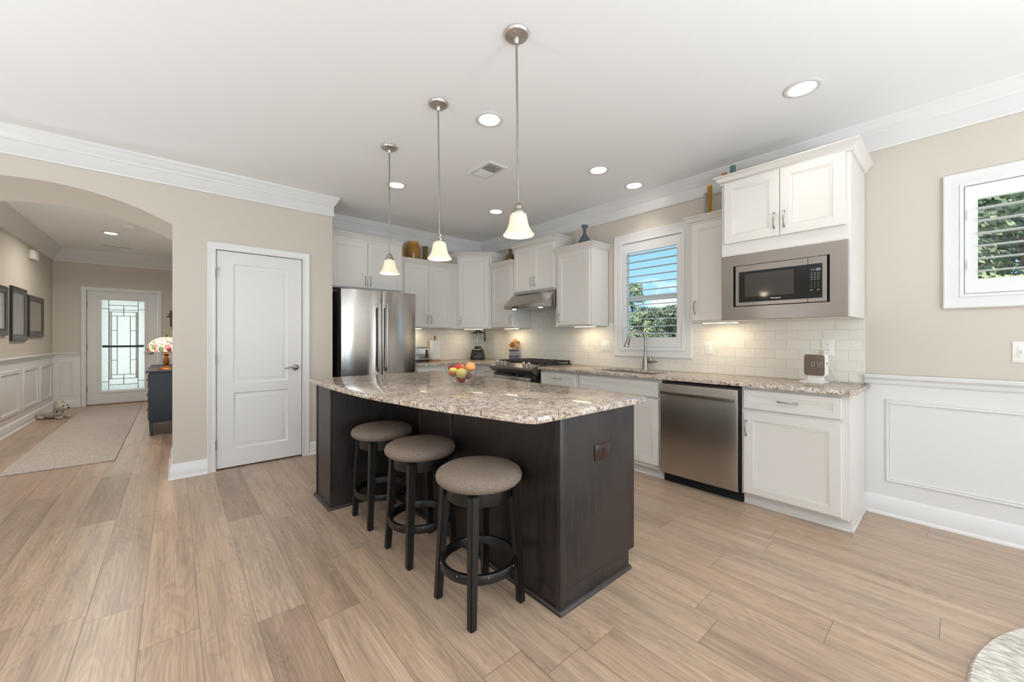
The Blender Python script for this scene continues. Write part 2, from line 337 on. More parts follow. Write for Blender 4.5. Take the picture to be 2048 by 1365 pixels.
def thin_pane(name, tint=(0.97, 0.985, 0.98, 1), refl=0.06):
    m, t, p = newmat(name); K = t.links.new; t.nodes.remove(p); out = [n for n in t.nodes if n.type == 'OUTPUT_MATERIAL'][0]
    a = nd(t, 'ShaderNodeBsdfTransparent'); a.inputs[0].default_value = tint; g = nd(t, 'ShaderNodeBsdfGlossy'); g.inputs['Roughness'].default_value = 0.02
    lw = nd(t, 'ShaderNodeLayerWeight'); lw.inputs[0].default_value = 0.5; pw = nd(t, 'ShaderNodeMath', operation='POWER'); pw.inputs[1].default_value = 4.0; K(lw.outputs['Facing'], pw.inputs[0])
    fr = nd(t, 'ShaderNodeMath', operation='MULTIPLY_ADD'); fr.inputs[1].default_value = 0.7; fr.inputs[2].default_value = refl * 0.7; K(pw.outputs[0], fr.inputs[0])
    x = nd(t, 'ShaderNodeMixShader'); K(fr.outputs[0], x.inputs[0]); K(a.outputs[0], x.inputs[1]); K(g.outputs[0], x.inputs[2]); K(x.outputs[0], out.inputs[0])
thin_pane('window_glass'); thin_pane('thin_glass', (0.93, 0.95, 0.95, 1), 0.16)
def door_glass():
    m, t, p = newmat('textured_glass'); K = t.links.new; t.nodes.remove(p); out = [n for n in t.nodes if n.type == 'OUTPUT_MATERIAL'][0]
    c = nd(t, 'ShaderNodeTexCoord'); n = nd(t, 'ShaderNodeTexNoise'); n.inputs['Scale'].default_value = 55; n.inputs['Detail'].default_value = 3; K(c.outputs['Object'], n.inputs[0])
    r = nd(t, 'ShaderNodeValToRGB'); r.color_ramp.elements[0].color = srgb(206, 202, 186); r.color_ramp.elements[1].color = srgb(250, 244, 228); K(n.outputs[0], r.inputs[0])
    tr = nd(t, 'ShaderNodeBsdfTranslucent'); K(r.outputs[0], tr.inputs[0])
    gl = nd(t, 'ShaderNodeBsdfGlossy'); gl.inputs['Roughness'].default_value = 0.12
    b = nd(t, 'ShaderNodeBump'); b.inputs['Strength'].default_value = 0.5; b.inputs['Distance'].default_value = 0.004; K(n.outputs[0], b.inputs['Height']); K(b.outputs[0], gl.inputs['Normal'])
    x = nd(t, 'ShaderNodeMixShader'); x.inputs[0].default_value = 0.07; K(tr.outputs[0], x.inputs[1]); K(gl.outputs[0], x.inputs[2]); K(x.outputs[0], out.inputs[0])
door_glass()
simple('lead_line', srgb(70, 72, 72), 0.5, 0.3)
simple('mosaic', srgb(196, 190, 184), 0.2, var=0.5, scale=70)

# ------------------------------------------------------------------ mesh helpers
X, Y, Z = Vector((1, 0, 0)), Vector((0, 1, 0)), Vector((0, 0, 1))
class MB:
    def __init__(s): s.bm = bmesh.new()
    def add(s, tmp, M=None):
        if M is not None: bmesh.ops.transform(tmp, matrix=M, verts=tmp.verts)
        me = bpy.data.meshes.new('tmp'); tmp.to_mesh(me); tmp.free(); s.bm.from_mesh(me); bpy.data.meshes.remove(me); return s
    def box(s, x0, x1, y0, y1, z0, z1, b=0.0, seg=2, M=None):
        t = bmesh.new(); bmesh.ops.create_cube(t, size=1)
        for v in t.verts: v.co = Vector(((x0 + x1) / 2 + v.co.x * (x1 - x0), (y0 + y1) / 2 + v.co.y * (y1 - y0), (z0 + z1) / 2 + v.co.z * (z1 - z0)))
        if b: bmesh.ops.bevel(t, geom=t.edges[:], offset=b, segments=seg, profile=0.6, affect='EDGES')
        bmesh.ops.recalc_face_normals(t, faces=t.faces[:])
        return s.add(t, M)
    def obox(s, O, U, V, N, u0, u1, v0, v1, n0, n1, b=0.0, seg=2):
        t = bmesh.new(); bmesh.ops.create_cube(t, size=1)
        for v in t.verts: v.co = Vector(((u0 + u1) / 2 + v.co.x * (u1 - u0), (v0 + v1) / 2 + v.co.y * (v1 - v0), (n0 + n1) / 2 + v.co.z * (n1 - n0)))
        if b: bmesh.ops.bevel(t, geom=t.edges[:], offset=b, segments=seg, profile=0.6, affect='EDGES')
        for v in t.verts: v.co = O + U * v.co.x + V * v.co.y + N * v.co.z
        bmesh.ops.recalc_face_normals(t, faces=t.faces[:])
        return s.add(t)
    def prism(s, pts, d0, d1, O=Vector(), A=X, B=Y, N=Z, holes=(), b=0.0, seg=2):
        t = bmesh.new(); es = []
        for loop in [pts] + list(holes):
            vs = [t.verts.new((p[0], p[1], 0)) for p in loop]
            for i in range(len(vs)): es.append(t.edges.new((vs[i], vs[(i + 1) % len(vs)])))
        if holes: bmesh.ops.triangle_fill(t, edges=es, use_beauty=True)
        else: t.faces.new(t.verts[:])
        r = bmesh.ops.extrude_face_region(t, geom=t.faces[:])
        for g in r['geom']:
            if isinstance(g, bmesh.types.BMVert): g.co.z = 1
        bmesh.ops.recalc_face_normals(t, faces=t.faces[:])
        for v in t.verts: v.co.z = d0 if v.co.z < 0.5 else d1
        if b:
            ee = [e for e in t.edges if len(e.link_faces) == 2 and e.calc_face_angle(0) > 0.9]
            bmesh.ops.bevel(t, geom=ee, offset=b, segments=seg, profile=0.6, affect='EDGES')
        for v in t.verts: v.co = O + A * v.co.x + B * v.co.y + N * v.co.z
        bmesh.ops.recalc_face_normals(t, faces=t.faces[:])
        return s.add(t)
    def lathe(s, prof, c=(0, 0, 0), n=32, M=None):
        t = bmesh.new(); rings = []
        for r, z in prof:
            if r < 1e-6: rings.append([t.verts.new((0, 0, z))])
            else: rings.append([t.verts.new((r * math.cos(2 * PI * i / n), r * math.sin(2 * PI * i / n), z)) for i in range(n)])
        for a, b in zip(rings, rings[1:]):
            for i in range(n):
                j = (i + 1) % n
                if len(a) == 1 and len(b) == 1: continue
                if len(a) == 1: t.faces.new((a[0], b[j], b[i]))
                elif len(b) == 1: t.faces.new((a[i], a[j], b[0]))
                else: t.faces.new((a[i], a[j], b[j], b[i]))
        bmesh.ops.recalc_face_normals(t, faces=t.faces[:])
        T = Matrix.Translation(Vector(c))
        return s.add(t, T @ M if M is not None else T)
    def tube(s, pts, r, n=10, sq=1.0):
        t = bmesh.new(); pts = [Vector(p) for p in pts]; rs = r if isinstance(r, (list, tuple)) else [r] * len(pts)
        ref = None; rings = []
        for i, p in enumerate(pts):
            d = (pts[min(i + 1, len(pts) - 1)] - pts[max(i - 1, 0)]).normalized()
            if ref is None: ref = d.orthogonal().normalized()
            ref = (ref - d * ref.dot(d)).normalized(); q = d.cross(ref)
            rings.append([t.verts.new(p + (ref * math.cos(2 * PI * k / n) + q * math.sin(2 * PI * k / n) * sq) * rs[i]) for k in range(n)])
        for a, b in zip(rings, rings[1:]):
            for k in range(n): t.faces.new((a[k], a[(k + 1) % n], b[(k + 1) % n], b[k]))
        t.faces.new(rings[0][::-1]); t.faces.new(rings[-1])
        bmesh.ops.recalc_face_normals(t, faces=t.faces[:])
        return s.add(t)
    def ball(s, c, r, sc_=(1, 1, 1), u=20, v=14, M=None):
        t = bmesh.new(); bmesh.ops.create_uvsphere(t, u_segments=u, v_segments=v, radius=r)
        for w in t.verts: w.co = Vector((w.co.x * sc_[0], w.co.y * sc_[1], w.co.z * sc_[2]))
        T = Matrix.Translation(Vector(c)); return s.add(t, T @ M if M is not None else T)
    def cyl(s, c, r, z0, z1, n=28, b=0.0):
        if b: return s.lathe([(0, z0), (r - b, z0), (r, z0 + b), (r, z1 - b), (r - b, z1), (0, z1)], c, n)
        return s.lathe([(0, z0), (r, z0), (r, z1), (0, z1)], c, n)
    def frustum(s, c0, s0, c1, s1):
        t = bmesh.new(); a = []; 
        for c, h in ((c0, s0), (c1, s1)):
            a.append([t.verts.new((c[0] + i * h[0], c[1] + j * h[1], c[2])) for i, j in ((-1, -1), (1, -1), (1, 1), (-1, 1))])
        for k in range(4): t.faces.new((a[0][k], a[0][(k + 1) % 4], a[1][(k + 1) % 4], a[1][k]))
        t.faces.new(a[0][::-1]); t.faces.new(a[1])
        bmesh.ops.bevel(t, geom=t.edges[:], offset=0.004, segments=2, affect='EDGES')
        bmesh.ops.recalc_face_normals(t, faces=t.faces[:])
        return s.add(t)
    def sweep(s, path, prof, O=Vector(), A=X, B=Y, N=Z, closed=False, cap=True):
        t = bmesh.new(); P = [Vector(p) for p in path]; n = len(P); rings = []
        for i in range(n):
            t0 = (P[i] - P[i - 1]).normalized() if (i > 0 or closed) else None
            t1 = (P[(i + 1) % n] - P[i]).normalized() if (i < n - 1 or closed) else None
            t0 = t0 or t1; t1 = t1 or t0
            n0 = Vector((-t0.y, t0.x)); n1 = Vector((-t1.y, t1.x)); m = (n0 + n1) / (1 + n0.dot(n1))
            rings.append([t.verts.new(O + A * (P[i].x + o * m.x) + B * (P[i].y + o * m.y) + N * d) for o, d in prof])
        k = len(prof)
        for i in range(n if closed else n - 1):
            a, b = rings[i], rings[(i + 1) % n]
            for j in range(k): t.faces.new((a[j], a[(j + 1) % k], b[(j + 1) % k], b[j]))
        if cap and not closed: t.faces.new(rings[0][::-1]); t.faces.new(rings[-1])
        bmesh.ops.recalc_face_normals(t, faces=t.faces[:])
        return s.add(t)
    def slab(s, O, U, V, N, w, h, t_, panels=(), prof=(), fill=True, ch=0.003):
        """board w x h standing on plane O, front at t_ along N; each panel (x0,y0,x1,y1) is carved with loops prof=[(inset,depth)]"""
        t = bmesh.new()
        def P(u, v, n): return t.verts.new(O + U * u + V * v + N * n)
        xs = sorted({ch, w - ch, *[p[0] for p in panels], *[p[2] for p in panels]}); ys = sorted({ch, h - ch, *[p[1] for p in panels], *[p[3] for p in panels]})
        for a, b in zip(xs, xs[1:]):
            for c, d in zip(ys, ys[1:]):
                mx_, my = (a + b) / 2, (c + d) / 2
                if any(p[0] < mx_ < p[2] and p[1] < my < p[3] for p in panels): continue
                t.faces.new((P(a, c, t_), P(b, c, t_), P(b, d, t_), P(a, d, t_)))
        def loops(ls, last):
            R = [[P(x0, y0, n), P(x1, y0, n), P(x1, y1, n), P(x0, y1, n)] for x0, y0, x1, y1, n in ls]
            for a, b in zip(R, R[1:]):
                for k in range(4): t.faces.new((a[k], a[(k + 1) % 4], b[(k + 1) % 4], b[k]))
            if last: t.faces.new(R[-1])
        loops([(ch, ch, w - ch, h - ch, t_), (0, 0, w, h, t_ - ch), (0, 0, w, h, 0)], fill)
        for p in panels:
            loops([(p[0] + i, p[1] + i, p[2] - i, p[3] - i, t_ + d) for i, d in prof], fill)
        bmesh.ops.remove_doubles(t, verts=t.verts[:], dist=1e-5)
        bmesh.ops.recalc_face_normals(t, faces=t.faces[:])
        return s.add(t)
    def build(s, name, mat, parent=None, label=None, loc=None, smooth=38, kind=None):
        """link as one mesh object; vertices are in world coordinates"""
        off = WL[parent.name] if parent is not None else (Vector(loc) if loc is not None else Vector())
        for v in s.bm.verts: v.co -= off
        lim = math.radians(smooth)
        for f in s.bm.faces: f.smooth = True
        for e in s.bm.edges:
            if len(e.link_faces) != 2 or e.calc_face_angle(0) > lim: e.smooth = False
        me = bpy.data.meshes.new(name); s.bm.to_mesh(me); s.bm.free(); me.materials.append(MATS[mat])
        o = bpy.data.objects.new(name, me); COL.objects.link(o)
        if parent is not None: o.parent = parent; WL[o.name] = off
        else: o.location = off; WL[o.name] = off
        if label: o['label'] = label
        if kind: o['kind'] = kind
        return o
def tag(o, label, cat, group=None):
    o['label'] = label; o['category'] = cat
    if group: o['group'] = group
    return o
def thing(name, label, cat, loc=(0, 0, 0), group=None):
    o = bpy.data.objects.new(name, None); COL.objects.link(o); o.location = loc; o.empty_display_size = 0.1
    WL[o.name] = Vector(loc); return tag(o, label, cat, group)
def struct_root(name, loc=(0, 0, 0)):
    o = bpy.data.objects.new(name, None); COL.objects.link(o); o.location = loc; WL[o.name] = Vector(loc); o['kind'] = 'structure'; return o
def dup(root, loc, label, rz=None, group=None):
    def cp(o, par):
        c = o.copy(); COL.objects.link(c)
        if par is not None: c.parent = par
        for ch in o.children: cp(ch, c)
        return c
    r = cp(root, None); r.location = loc; r['label'] = label
    if rz is not None: r.rotation_euler.z = rz
    if group: r['group'] = group
    return r
def st(mb, name, mat, smooth=38): return mb.build(name, mat, kind='structure', smooth=smooth)
def text_mesh(txt, size, O, U, V, N, mat, name, parent, ext=0.0006):
    cu = bpy.data.curves.new('t', 'FONT'); cu.body = txt; cu.size = size; cu.extrude = ext; cu.align_x = 'CENTER'; cu.align_y = 'CENTER'
    o = bpy.data.objects.new('t', cu); COL.objects.link(o)
    dg = bpy.context.evaluated_depsgraph_get(); me = bpy.data.meshes.new_from_object(o.evaluated_get(dg)); bpy.data.objects.remove(o)
    mb = MB(); mb.bm.from_mesh(me); bpy.data.meshes.remove(me)
    for v in mb.bm.verts: v.co = O + U * v.co.x + V * v.co.y + N * v.co.z
    return mb.build(name, mat, parent)
SEG = {'0': 'abcdef', '1': 'bc', '5': 'afgcd', '9': 'abcdfg'}
def seg_text(mb, txt, h, w, O, U, V, N, th, gap, slant=0.0):
    x = 0.0
    def bar(u0, v0, u1, v1):
        a = O + U * (u0 + slant * v0) + V * v0; b = O + U * (u1 + slant * v1) + V * v1
        mb.tube([a + N * 0.0006, b + N * 0.0006], th / 2, 4)
    for ch in txt:
        if ch == ':':
            for v in (0.3, 0.7): bar(x + th, h * v - th / 3, x + th, h * v + th / 3)
            x += 3 * th + gap; continue
        k = {'a': (0, h, w, h), 'b': (w, h, w, h / 2), 'c': (w, h / 2, w, 0), 'd': (0, 0, w, 0), 'e': (0, 0, 0, h / 2), 'f': (0, h / 2, 0, h), 'g': (0, h / 2, w, h / 2)}
        for q in SEG[ch]:
            u0, v0, u1, v1 = k[q]; bar(x + u0, v0, x + u1, v1)
        x += w + gap

# ------------------------------------------------------------------ setting
XW, YP, YB, CZ = 3.765, 4.51, 5.10, 2.768     # window wall, pantry wall, back wall, ceiling
AR, AL, YA = -0.017, -1.503, 5.25             # arch jambs, far side of the thick wall
FX0, FX1, FY, FZ = -1.62, 0.25, 10.4, 2.82    # entry hall
XL, YR = -4.2, -4.2
st(MB().box(XL - .15, XW + .15, YR - .15, 10.7, -0.12, 0), 'floor', 'plank_floor')
st(MB().box(XL - .15, XW + .15, YR - .15, YA, CZ, CZ + .1), 'ceiling', 'ceiling_paint')
st(MB().box(FX0 - .15, FX1 + .15, YA - .01, FY + .15, FZ, FZ + .1), 'ceiling_entry', 'ceiling_paint')
W1 = (1.757, 2.489, 1.105, 2.300)             # kitchen window opening y0,y1,z0,z1
W2 = (-0.86, 0.001, 1.493, 2.203)             # second window
m = MB()
def wallx(y0, y1, z0, z1): m.box(XW, XW + .15, y0, y1, z0, z1)
PO = (-3.5, -1.7, 2.12)
wallx(YR - .15, PO[0], 0, CZ); wallx(PO[0], PO[1], PO[2], CZ); wallx(PO[1], W2[0], 0, CZ); wallx(W2[0], W2[1], 0, W2[2]); wallx(W2[0], W2[1], W2[3], CZ); wallx(W2[1], W1[0], 0, CZ)
wallx(W1[0], W1[1], 0, W1[2]); wallx(W1[0], W1[1], W1[3], CZ); wallx(W1[1], YA, 0, CZ)
st(m, 'wall_right', 'wall_paint')
st(MB().box(1.305, XW, YB, YA, 0, CZ), 'wall_back', 'wall_paint')
# wall with the arch and the pantry door niche
ac = (AL + AR) / 2; hw = (AR - AL) / 2; spring, apex = 2.224, 2.416
sag = apex - spring; RA = (hw * hw + sag * sag) / (2 * sag); a0 = math.asin(hw / RA)
arch = [(ac + RA * math.sin(a), apex - RA + RA * math.cos(a)) for a in [a0 * (1 - 2 * i / 40) for i in range(41)]]
m = MB()
m.prism([(AL, spring)] + arch[::-1][1:-1] + [(AR, spring), (AR, CZ), (AL, CZ)], -YA, -YP, Vector(), X, Z, -Y)
m.box(XL, AL, YP, YA, 0, CZ)
D1 = (0.288, 1.006, 2.056)
m.box(AR, D1[0], YP, YA, 0, CZ); m.box(D1[1], 1.305, YP, YA, 0, CZ); m.box(D1[0], D1[1], YP, YA, D1[2], CZ); m.box(D1[0], D1[1], 4.60, YA, 0, D1[2])
st(m, 'wall_pantry', 'wall_paint')
m = MB(); m.box(FX0 - .15, FX0, YA, FY + .15, 0, FZ); st(m, 'wall_entry_left', 'wall_paint')
m = MB(); m.box(FX1, FX1 + .15, YA, FY + .15, 0, FZ); st(m, 'wall_entry_right', 'wall_paint')
D2 = (-1.216, -0.263, 2.106)
m = MB(); m.box(FX0, D2[0], FY, FY + .15, 0, FZ); m.box(D2[1], FX1, FY, FY + .15, 0, FZ); m.box(D2[0], D2[1], FY, FY + .15, D2[2], FZ); st(m, 'wall_entry_back', 'wall_paint')
# rear and left walls of the great room, with their daylight openings
RO = (-1.90, 1.70, 0.0, 2.32)
m = MB(); m.box(XL, RO[0], YR - .1, YR, 0, CZ); m.box(RO[1], XW, YR - .1, YR, 0, CZ); m.box(RO[0], RO[1], YR - .1, YR, RO[3], CZ); st(m, 'wall_rear', 'wall_paint')
LO = (-2.45, 0.65, 0.45, 2.3)
m = MB(); m.box(XL - .1, XL, YR, LO[0], 0, CZ); m.box(XL - .1, XL, LO[1], YA, 0, CZ); m.box(XL - .1, XL, LO[0], LO[1], 0, LO[2]); m.box(XL - .1, XL, LO[0], LO[1], LO[3], CZ); st(m, 'wall_left', 'wall_paint')
def bigwin(name, O, U, V, N, w, h, n):
    r = struct_root(name, O); f = MB(); g = MB()
    f.obox(O, U, V, N, 0, w, 0, .07, -.05, .0); f.obox(O, U, V, N, 0, w, h - .07, h, -.05, 0)
    for i in range(n + 1): f.obox(O, U, V, N, i * (w - .07) / n, i * (w - .07) / n + .07, .07, h - .07, -.05, 0)
    g.obox(O, U, V, N, .02, w - .02, .02, h - .02, -.03, -.026)
    f.build('window_frame', 'sash_white', r); g.build('pane', 'window_glass', r)
bigwin('window_3', Vector((RO[0], YR, 0)), X, Z, Y, RO[1] - RO[0], RO[3], 3)
bigwin('window_4', Vector((XL, LO[0], LO[2])), Y, Z, X, LO[1] - LO[0], LO[3] - LO[2], 3)

bigwin('window_5', Vector((XW, PO[1], 0)), -Y, Z, -X, PO[1] - PO[0], PO[2], 2)

# mouldings
CR = [(0, -.205), (.012, -.205), (.016, -.192), (.012, -.182), (.012, -.098), (.020, -.092), (.022, -.080), (.034, -.066), (.046, -.040), (.052, -.024), (.060, -.016), (.062, 0), (0, 0)]
st(MB().sweep([(XW, YR), (XW, YB), (1.305, YB), (1.305, YP), (XL, YP), (XL, YR)], CR, Vector((0, 0, CZ))), 'trim_1', 'trim_white')
CR2 = [(0, -.225), (.012, -.225), (.016, -.205), (.03, -.19), (.09, -.07), (.13, -.03), (.135, 0), (0, 0)]
st(MB().sweep([(FX1, YA), (FX1, FY), (FX0, FY), (FX0, YA)], CR2, Vector((0, 0, FZ))), 'trim_2', 'trim_white')
BP = [(0, 0), (.030, 0), (.028, .010), (.016, .020), (.016, .098), (.012, .104), (.012, .115), (.004, .128), (0, .130)]
st(MB().sweep([(XW - .008, PO[1] + .02), (XW - .008, .45)], BP), 'baseboard_right', 'trim_white')
st(MB().sweep([(.222, YP), (AR, YP), (AR, YA)], BP), 'baseboard_pantry', 'trim_white')
st(MB().sweep([(1.305, YP), (1.072, YP)], BP), 'baseboard_alcove', 'trim_white')
st(MB().sweep([(AL, YA), (AL, YP), (XL, YP), (XL, YR)], BP), 'baseboard_left', 'trim_white')
st(MB().sweep([(D2[0] - .068, FY - .008), (FX0 + .008, FY - .008), (FX0 + .008, YA)], BP), 'baseboard_entry', 'trim_white')
st(MB().sweep([(FX1, YA), (FX1, FY), (D2[1] + .068, FY)], BP), 'baseboard_entry_right', 'trim_white')
# wainscot: white board, chair rail, panel mouldings
CRAIL = [(0, .912), (.010, .912), (.014, .922), (.014, .938), (.022, .948), (.030, .955), (.032, .972), (.026, .978), (0, .978)]
PM = [(-.014, 0), (-.012, .008), (-.004, .012), (.004, .008), (.010, .012), (.014, .010), (.014, 0)]
st(MB().box(XW - .008, XW, PO[1] + .02, .452, .1, .93), 'trim_3', 'trim_white')
st(MB().sweep([(XW - .008, PO[1] + .02), (XW - .008, .45)], CRAIL), 'trim_4', 'trim_white')
def pframe(a0_, a1, z0, z1, O, A, N): return MB().sweep([(a0_, z0), (a1, z0), (a1, z1), (a0_, z1)], PM, O, A, Z, N, closed=True)
st(pframe(-1.12, .329, .247, .794, Vector((XW - .008, 0, 0)), Y, -X), 'trim_5', 'trim_white')
m = MB(); m.box(FX0, FX0 + .008, YA, FY, .1, .93); m.box(FX0, D2[0] - .07, FY - .008, FY, .1, .93); m.box(D2[1] + .07, FX1, FY - .008, FY, .1, .93); st(m, 'trim_6', 'trim_white')
m = MB(); m.sweep([(D2[0] - .068, FY - .008), (FX0 + .008, FY - .008), (FX0 + .008, YA)], CRAIL); m.sweep([(FX1, FY - .008), (D2[1] + .068, FY - .008)], CRAIL); st(m, 'trim_7', 'trim_white')
m = MB()
for a, b in ((5.75, 6.45), (6.70, 7.42), (7.64, 8.39), (8.62, 9.34), (9.52, 10.2)):
    m.sweep([(a, .245), (b, .245), (b, .79), (a, .79)], [(o * 1.6, d * 1.2) for o, d in PM], Vector((FX0 + .008, 0, 0)), Y, Z, X, closed=True)
m.sweep([(-1.517, .22), (-1.393, .22), (-1.393, .805), (-1.517, .805)], PM, Vector((0, FY - .008, 0)), X, Z, -Y, closed=True)
m.sweep([(-.13, .22), (.12, .22), (.12, .805), (-.13, .805)], PM, Vector((0, FY - .008, 0)), X, Z, -Y, closed=True)
st(m, 'trim_8', 'trim_white')
# door casings
CAS = [(0, 0), (0, .012), (.006, .015), (.012, .012), (.03, .013), (.05, .019), (.058, .021), (.064, .018), (.064, 0)]
st(MB().sweep([(D1[0] - .003, 0), (D1[0] - .003, D1[2]), (D1[1] + .003, D1[2]), (D1[1] + .003, 0)], CAS, Vector((0, YP, 0)), X, Z, -Y), 'trim_9', 'trim_white')
st(MB().sweep([(D2[0], 0), (D2[0], D2[2]), (D2[1], D2[2]), (D2[1], 0)], CAS, Vector((0, FY, 0)), X, Z, -Y), 'trim_10', 'trim_white')

# pantry door
d = struct_root('door_1', (.647, YP, 0))
RP = [(0, 0), (.006, -.006), (.016, -.009), (.022, -.009), (.048, -.002), (.052, -.002)]
MB().slab(Vector((.291, YP + .045, .014)), X, Z, -Y, .712, 2.038, .037, [(.128, .79, .585, 1.922), (.128, .17, .585, .70)], RP).build('door_leaf', 'door_white', d)
hm = [(1.83, 'x'), (1.03, ''), (.24, '')]
for z, f in hm:
    h = MB(); h.cyl((.2865, YP - .014, 0), .006, z - .045, z + .045, 12)
    if f: h.box(.2865, .32, YP - .022, YP - .014, z + .045, z + .053, .001)
    h.build('hinge', 'hinge_metal', d)
def lever(parent, c, dr, N, L=.10):
    h = MB(); c = Vector(c)
    q = N.to_track_quat('Z', 'Y').to_matrix().to_4x4()
    h.lathe([(0, 0), (.031, 0), (.031, .004), (.024, .010), (.011, .013), (.011, .042), (0, .044)], c, 24, q)
    e = c + N * .040
    h.tube([e - dr * .008, e + dr * .02 + Z * .004, e + dr * .05 + Z * .006, e + dr * .08 - Z * .002, e + dr * L - Z * .004], [.009, .0085, .0075, .007, .005], 10)
    h.build('door_handle', 'nickel', parent)
lever(d, (.945, YP + .008, .93), -X, -Y, .11)
MB().box(1.0035, 1.006, YP + .0, YP + .035, .90, .96).build('strike_plate', 'hinge_metal', d)
# front door with leaded glass
d = struct_root('door_2', (-.74, FY, 0))
gx0, gx1, gz0, gz1 = -1.030, -.448, .255, 1.948
MB().slab(Vector((-1.212, FY + .075, .010)), X, Z, -Y, .945, 2.09, .045, [(gx0 + 1.212 - .05, gz0 - .01 - .05, gx1 + 1.212 + .05, gz1 - .01 + .05)], [(0, 0), (.004, .010), (.030, .012), (.05, 0), (.05, -.02)], fill=False).build('door_leaf', 'door_white', d)
MB().box(gx0 - .004, gx1 + .004, FY + .052, FY + .058, gz0 - .004, gz1 + .004).build('pane', 'textured_glass', d)
m = MB(); mo = MB()
def gp(fx, fz): return gx0 + fx * (gx1 - gx0), gz1 - fz * (gz1 - gz0)
def gl(x0, z0, x1, z1, w=.0045):
    a, b = gp((x0 - 775) / 317, (z0 - 228) / 677); c_, e = gp((x1 - 775) / 317, (z1 - 228) / 677)
    m.box(min(a, c_) - w, max(a, c_) + w, FY + .046, FY + .052, min(b, e) - w, max(b, e) + w)
for a in [(826, 228, 826, 900), (1042, 228, 1042, 900), (845, 315, 845, 820), (1027, 315, 1027, 820), (886, 345, 886, 790), (983, 345, 983, 790), (935, 265, 935, 345), (935, 790, 935, 865),
          (826, 265, 1042, 265), (775, 293, 826, 293), (1042, 293, 1092, 293), (826, 300, 1042, 300), (826, 315, 1042, 315), (845, 345, 1027, 345), (845, 455, 886, 455), (983, 455, 1027, 455),
          (775, 568, 826, 568), (1042, 568, 1092, 568), (845, 680, 886, 680), (983, 680, 1027, 680), (845, 790, 1027, 790), (826, 820, 1042, 820), (775, 840, 826, 840), (1042, 840, 1092, 840), (826, 865, 1042, 865)]: gl(*a)
m.build('glass_came', 'lead_line', d)
for u in (827.5, 1028.5):
    a, b = gp((u + 2 - 775) / 317, (318 - 228) / 677); c_, e = gp((u + 11.5 - 775) / 317, (818 - 228) / 677)
    mo.box(a, c_, FY + .047, FY + .0525, e, b)
mo.build('bevel_strip', 'mosaic', d)
MB().box(gx0 + .01, gx1 - .01, FY + .036, FY + .046, 1.058, 1.098, .003).build('crossbar', 'lead_line', d)
for z in (1.84, 1.07, .30): MB().cyl((-1.213, FY + .024, 0), .008, z - .055, z + .055, 12).build('hinge', 'hinge_metal', d)
lever(d, (-.345, FY + .03, .945), -X, -Y, .12)
MB().box(D2[0], D2[1], FY - .02, FY + .13, 0, .010).build('threshold', 'bronze', d)

# plantation-shuttered windows
def shutter_window(name, y0, y1, z0, z1, pitch, first, stile, rail, meeting, fw=.030):
    r = struct_root(name, (XW, (y0 + y1) / 2, z0)); O = Vector((XW, 0, 0))
    CS = [(-.0, 0), (0, .016), (-.010, .019), (-.030, .017), (-.050, .020), (-.066, .024), (-.072, .020), (-.072, 0)]
    MB().sweep([(y0, z0), (y1, z0), (y1, z1), (y0, z1)], CS, O, Y, Z, -X, closed=True).build('casing', 'trim_white', r)
    MB().sweep([(y0, z0), (y1, z0), (y1, z1), (y0, z1)], [(0, .022), (fw - .004, .022), (fw, .018), (fw, -.04), (0, -.04)], O, Y, Z, -X, closed=True).build('shutter_frame', 'shutter_white', r)
    a, b, c_, e = y0 + fw + .003, y1 - fw - .003, z0 + fw + .003, z1 - fw - .003
    p = MB().slab(Vector((XW + .018, a, c_)), Y, Z, -X, b - a, e - c_, .030, [(stile, rail, b - a - stile, e - c_ - rail)], [(0, 0), (.004, -.004), (.004, -.030)], fill=False).build('shutter_panel', 'shutter_white', r)
    m = MB(); z = first
    while z < e - rail - .01:
        el = [(math.cos(t) * .043, math.sin(t) * .0048) for t in [2 * PI * k / 16 for k in range(16)]]
        T = math.radians(2)
        m.prism([(x * math.cos(T) - q * math.sin(T), x * math.sin(T) + q * math.cos(T)) for x, q in el], a + stile + .005, b - stile - .005, Vector((XW + .003, 0, z)), X, Z, Y)
        z += pitch
    m.build('louver', 'shutter_white', r, smooth=60)
    for z in (z0 + .2, z1 - .2):
        MB().cyl((XW - .024, y1 - .032, 0), .004, z - .03, z + .03, 10).build('hinge', 'shutter_white', r)
    # outer window sash and pane
    f = MB(); f.sweep([(y0, z0), (y1, z0), (y1, z1), (y0, z1)], [(0, -.06), (.045, -.06), (.045, -.10), (.03, -.10), (.03, -.13), (0, -.13)], O, Y, Z, -X, closed=True)
    if meeting: f.box(XW + .09, XW + .135, y0, y1, meeting - .028, meeting + .028, .003)
    f.build('sash', 'sash_white', r)
    MB().box(XW + .104, XW + .108, y0 + .02, y1 - .02, z0 + .02, z1 - .02).build('pane', 'window_glass', r)
shutter_window('window_1', *W1, .0775, 1.243 + .0388, .046, .102, 1.672)
shutter_window('window_2', *W2, .0775, 1.610 + .0388, .050, .085, None, .016)

# tile backsplash
m = MB(); T = .008
m.box(XW - T, XW, .45, 1.686, .906, 1.374); m.box(XW - T, XW, 1.686, 2.56, .906, 1.033); m.box(XW - T, XW, 2.56, 2.64, .906, 1.405); m.box(XW - T, XW, 2.64, 3.18, .906, 1.374)
m.box(XW - T, XW, 3.18, 3.945, .906, 1.70); m.box(XW - T, XW, 3.945, YB, .906, 1.374); st(m, 'wall_tile_right', 'tile_side')
st(MB().box(2.26, XW - T, YB - T, YB, .906, 1.374), 'wall_tile_back', 'tile_back')

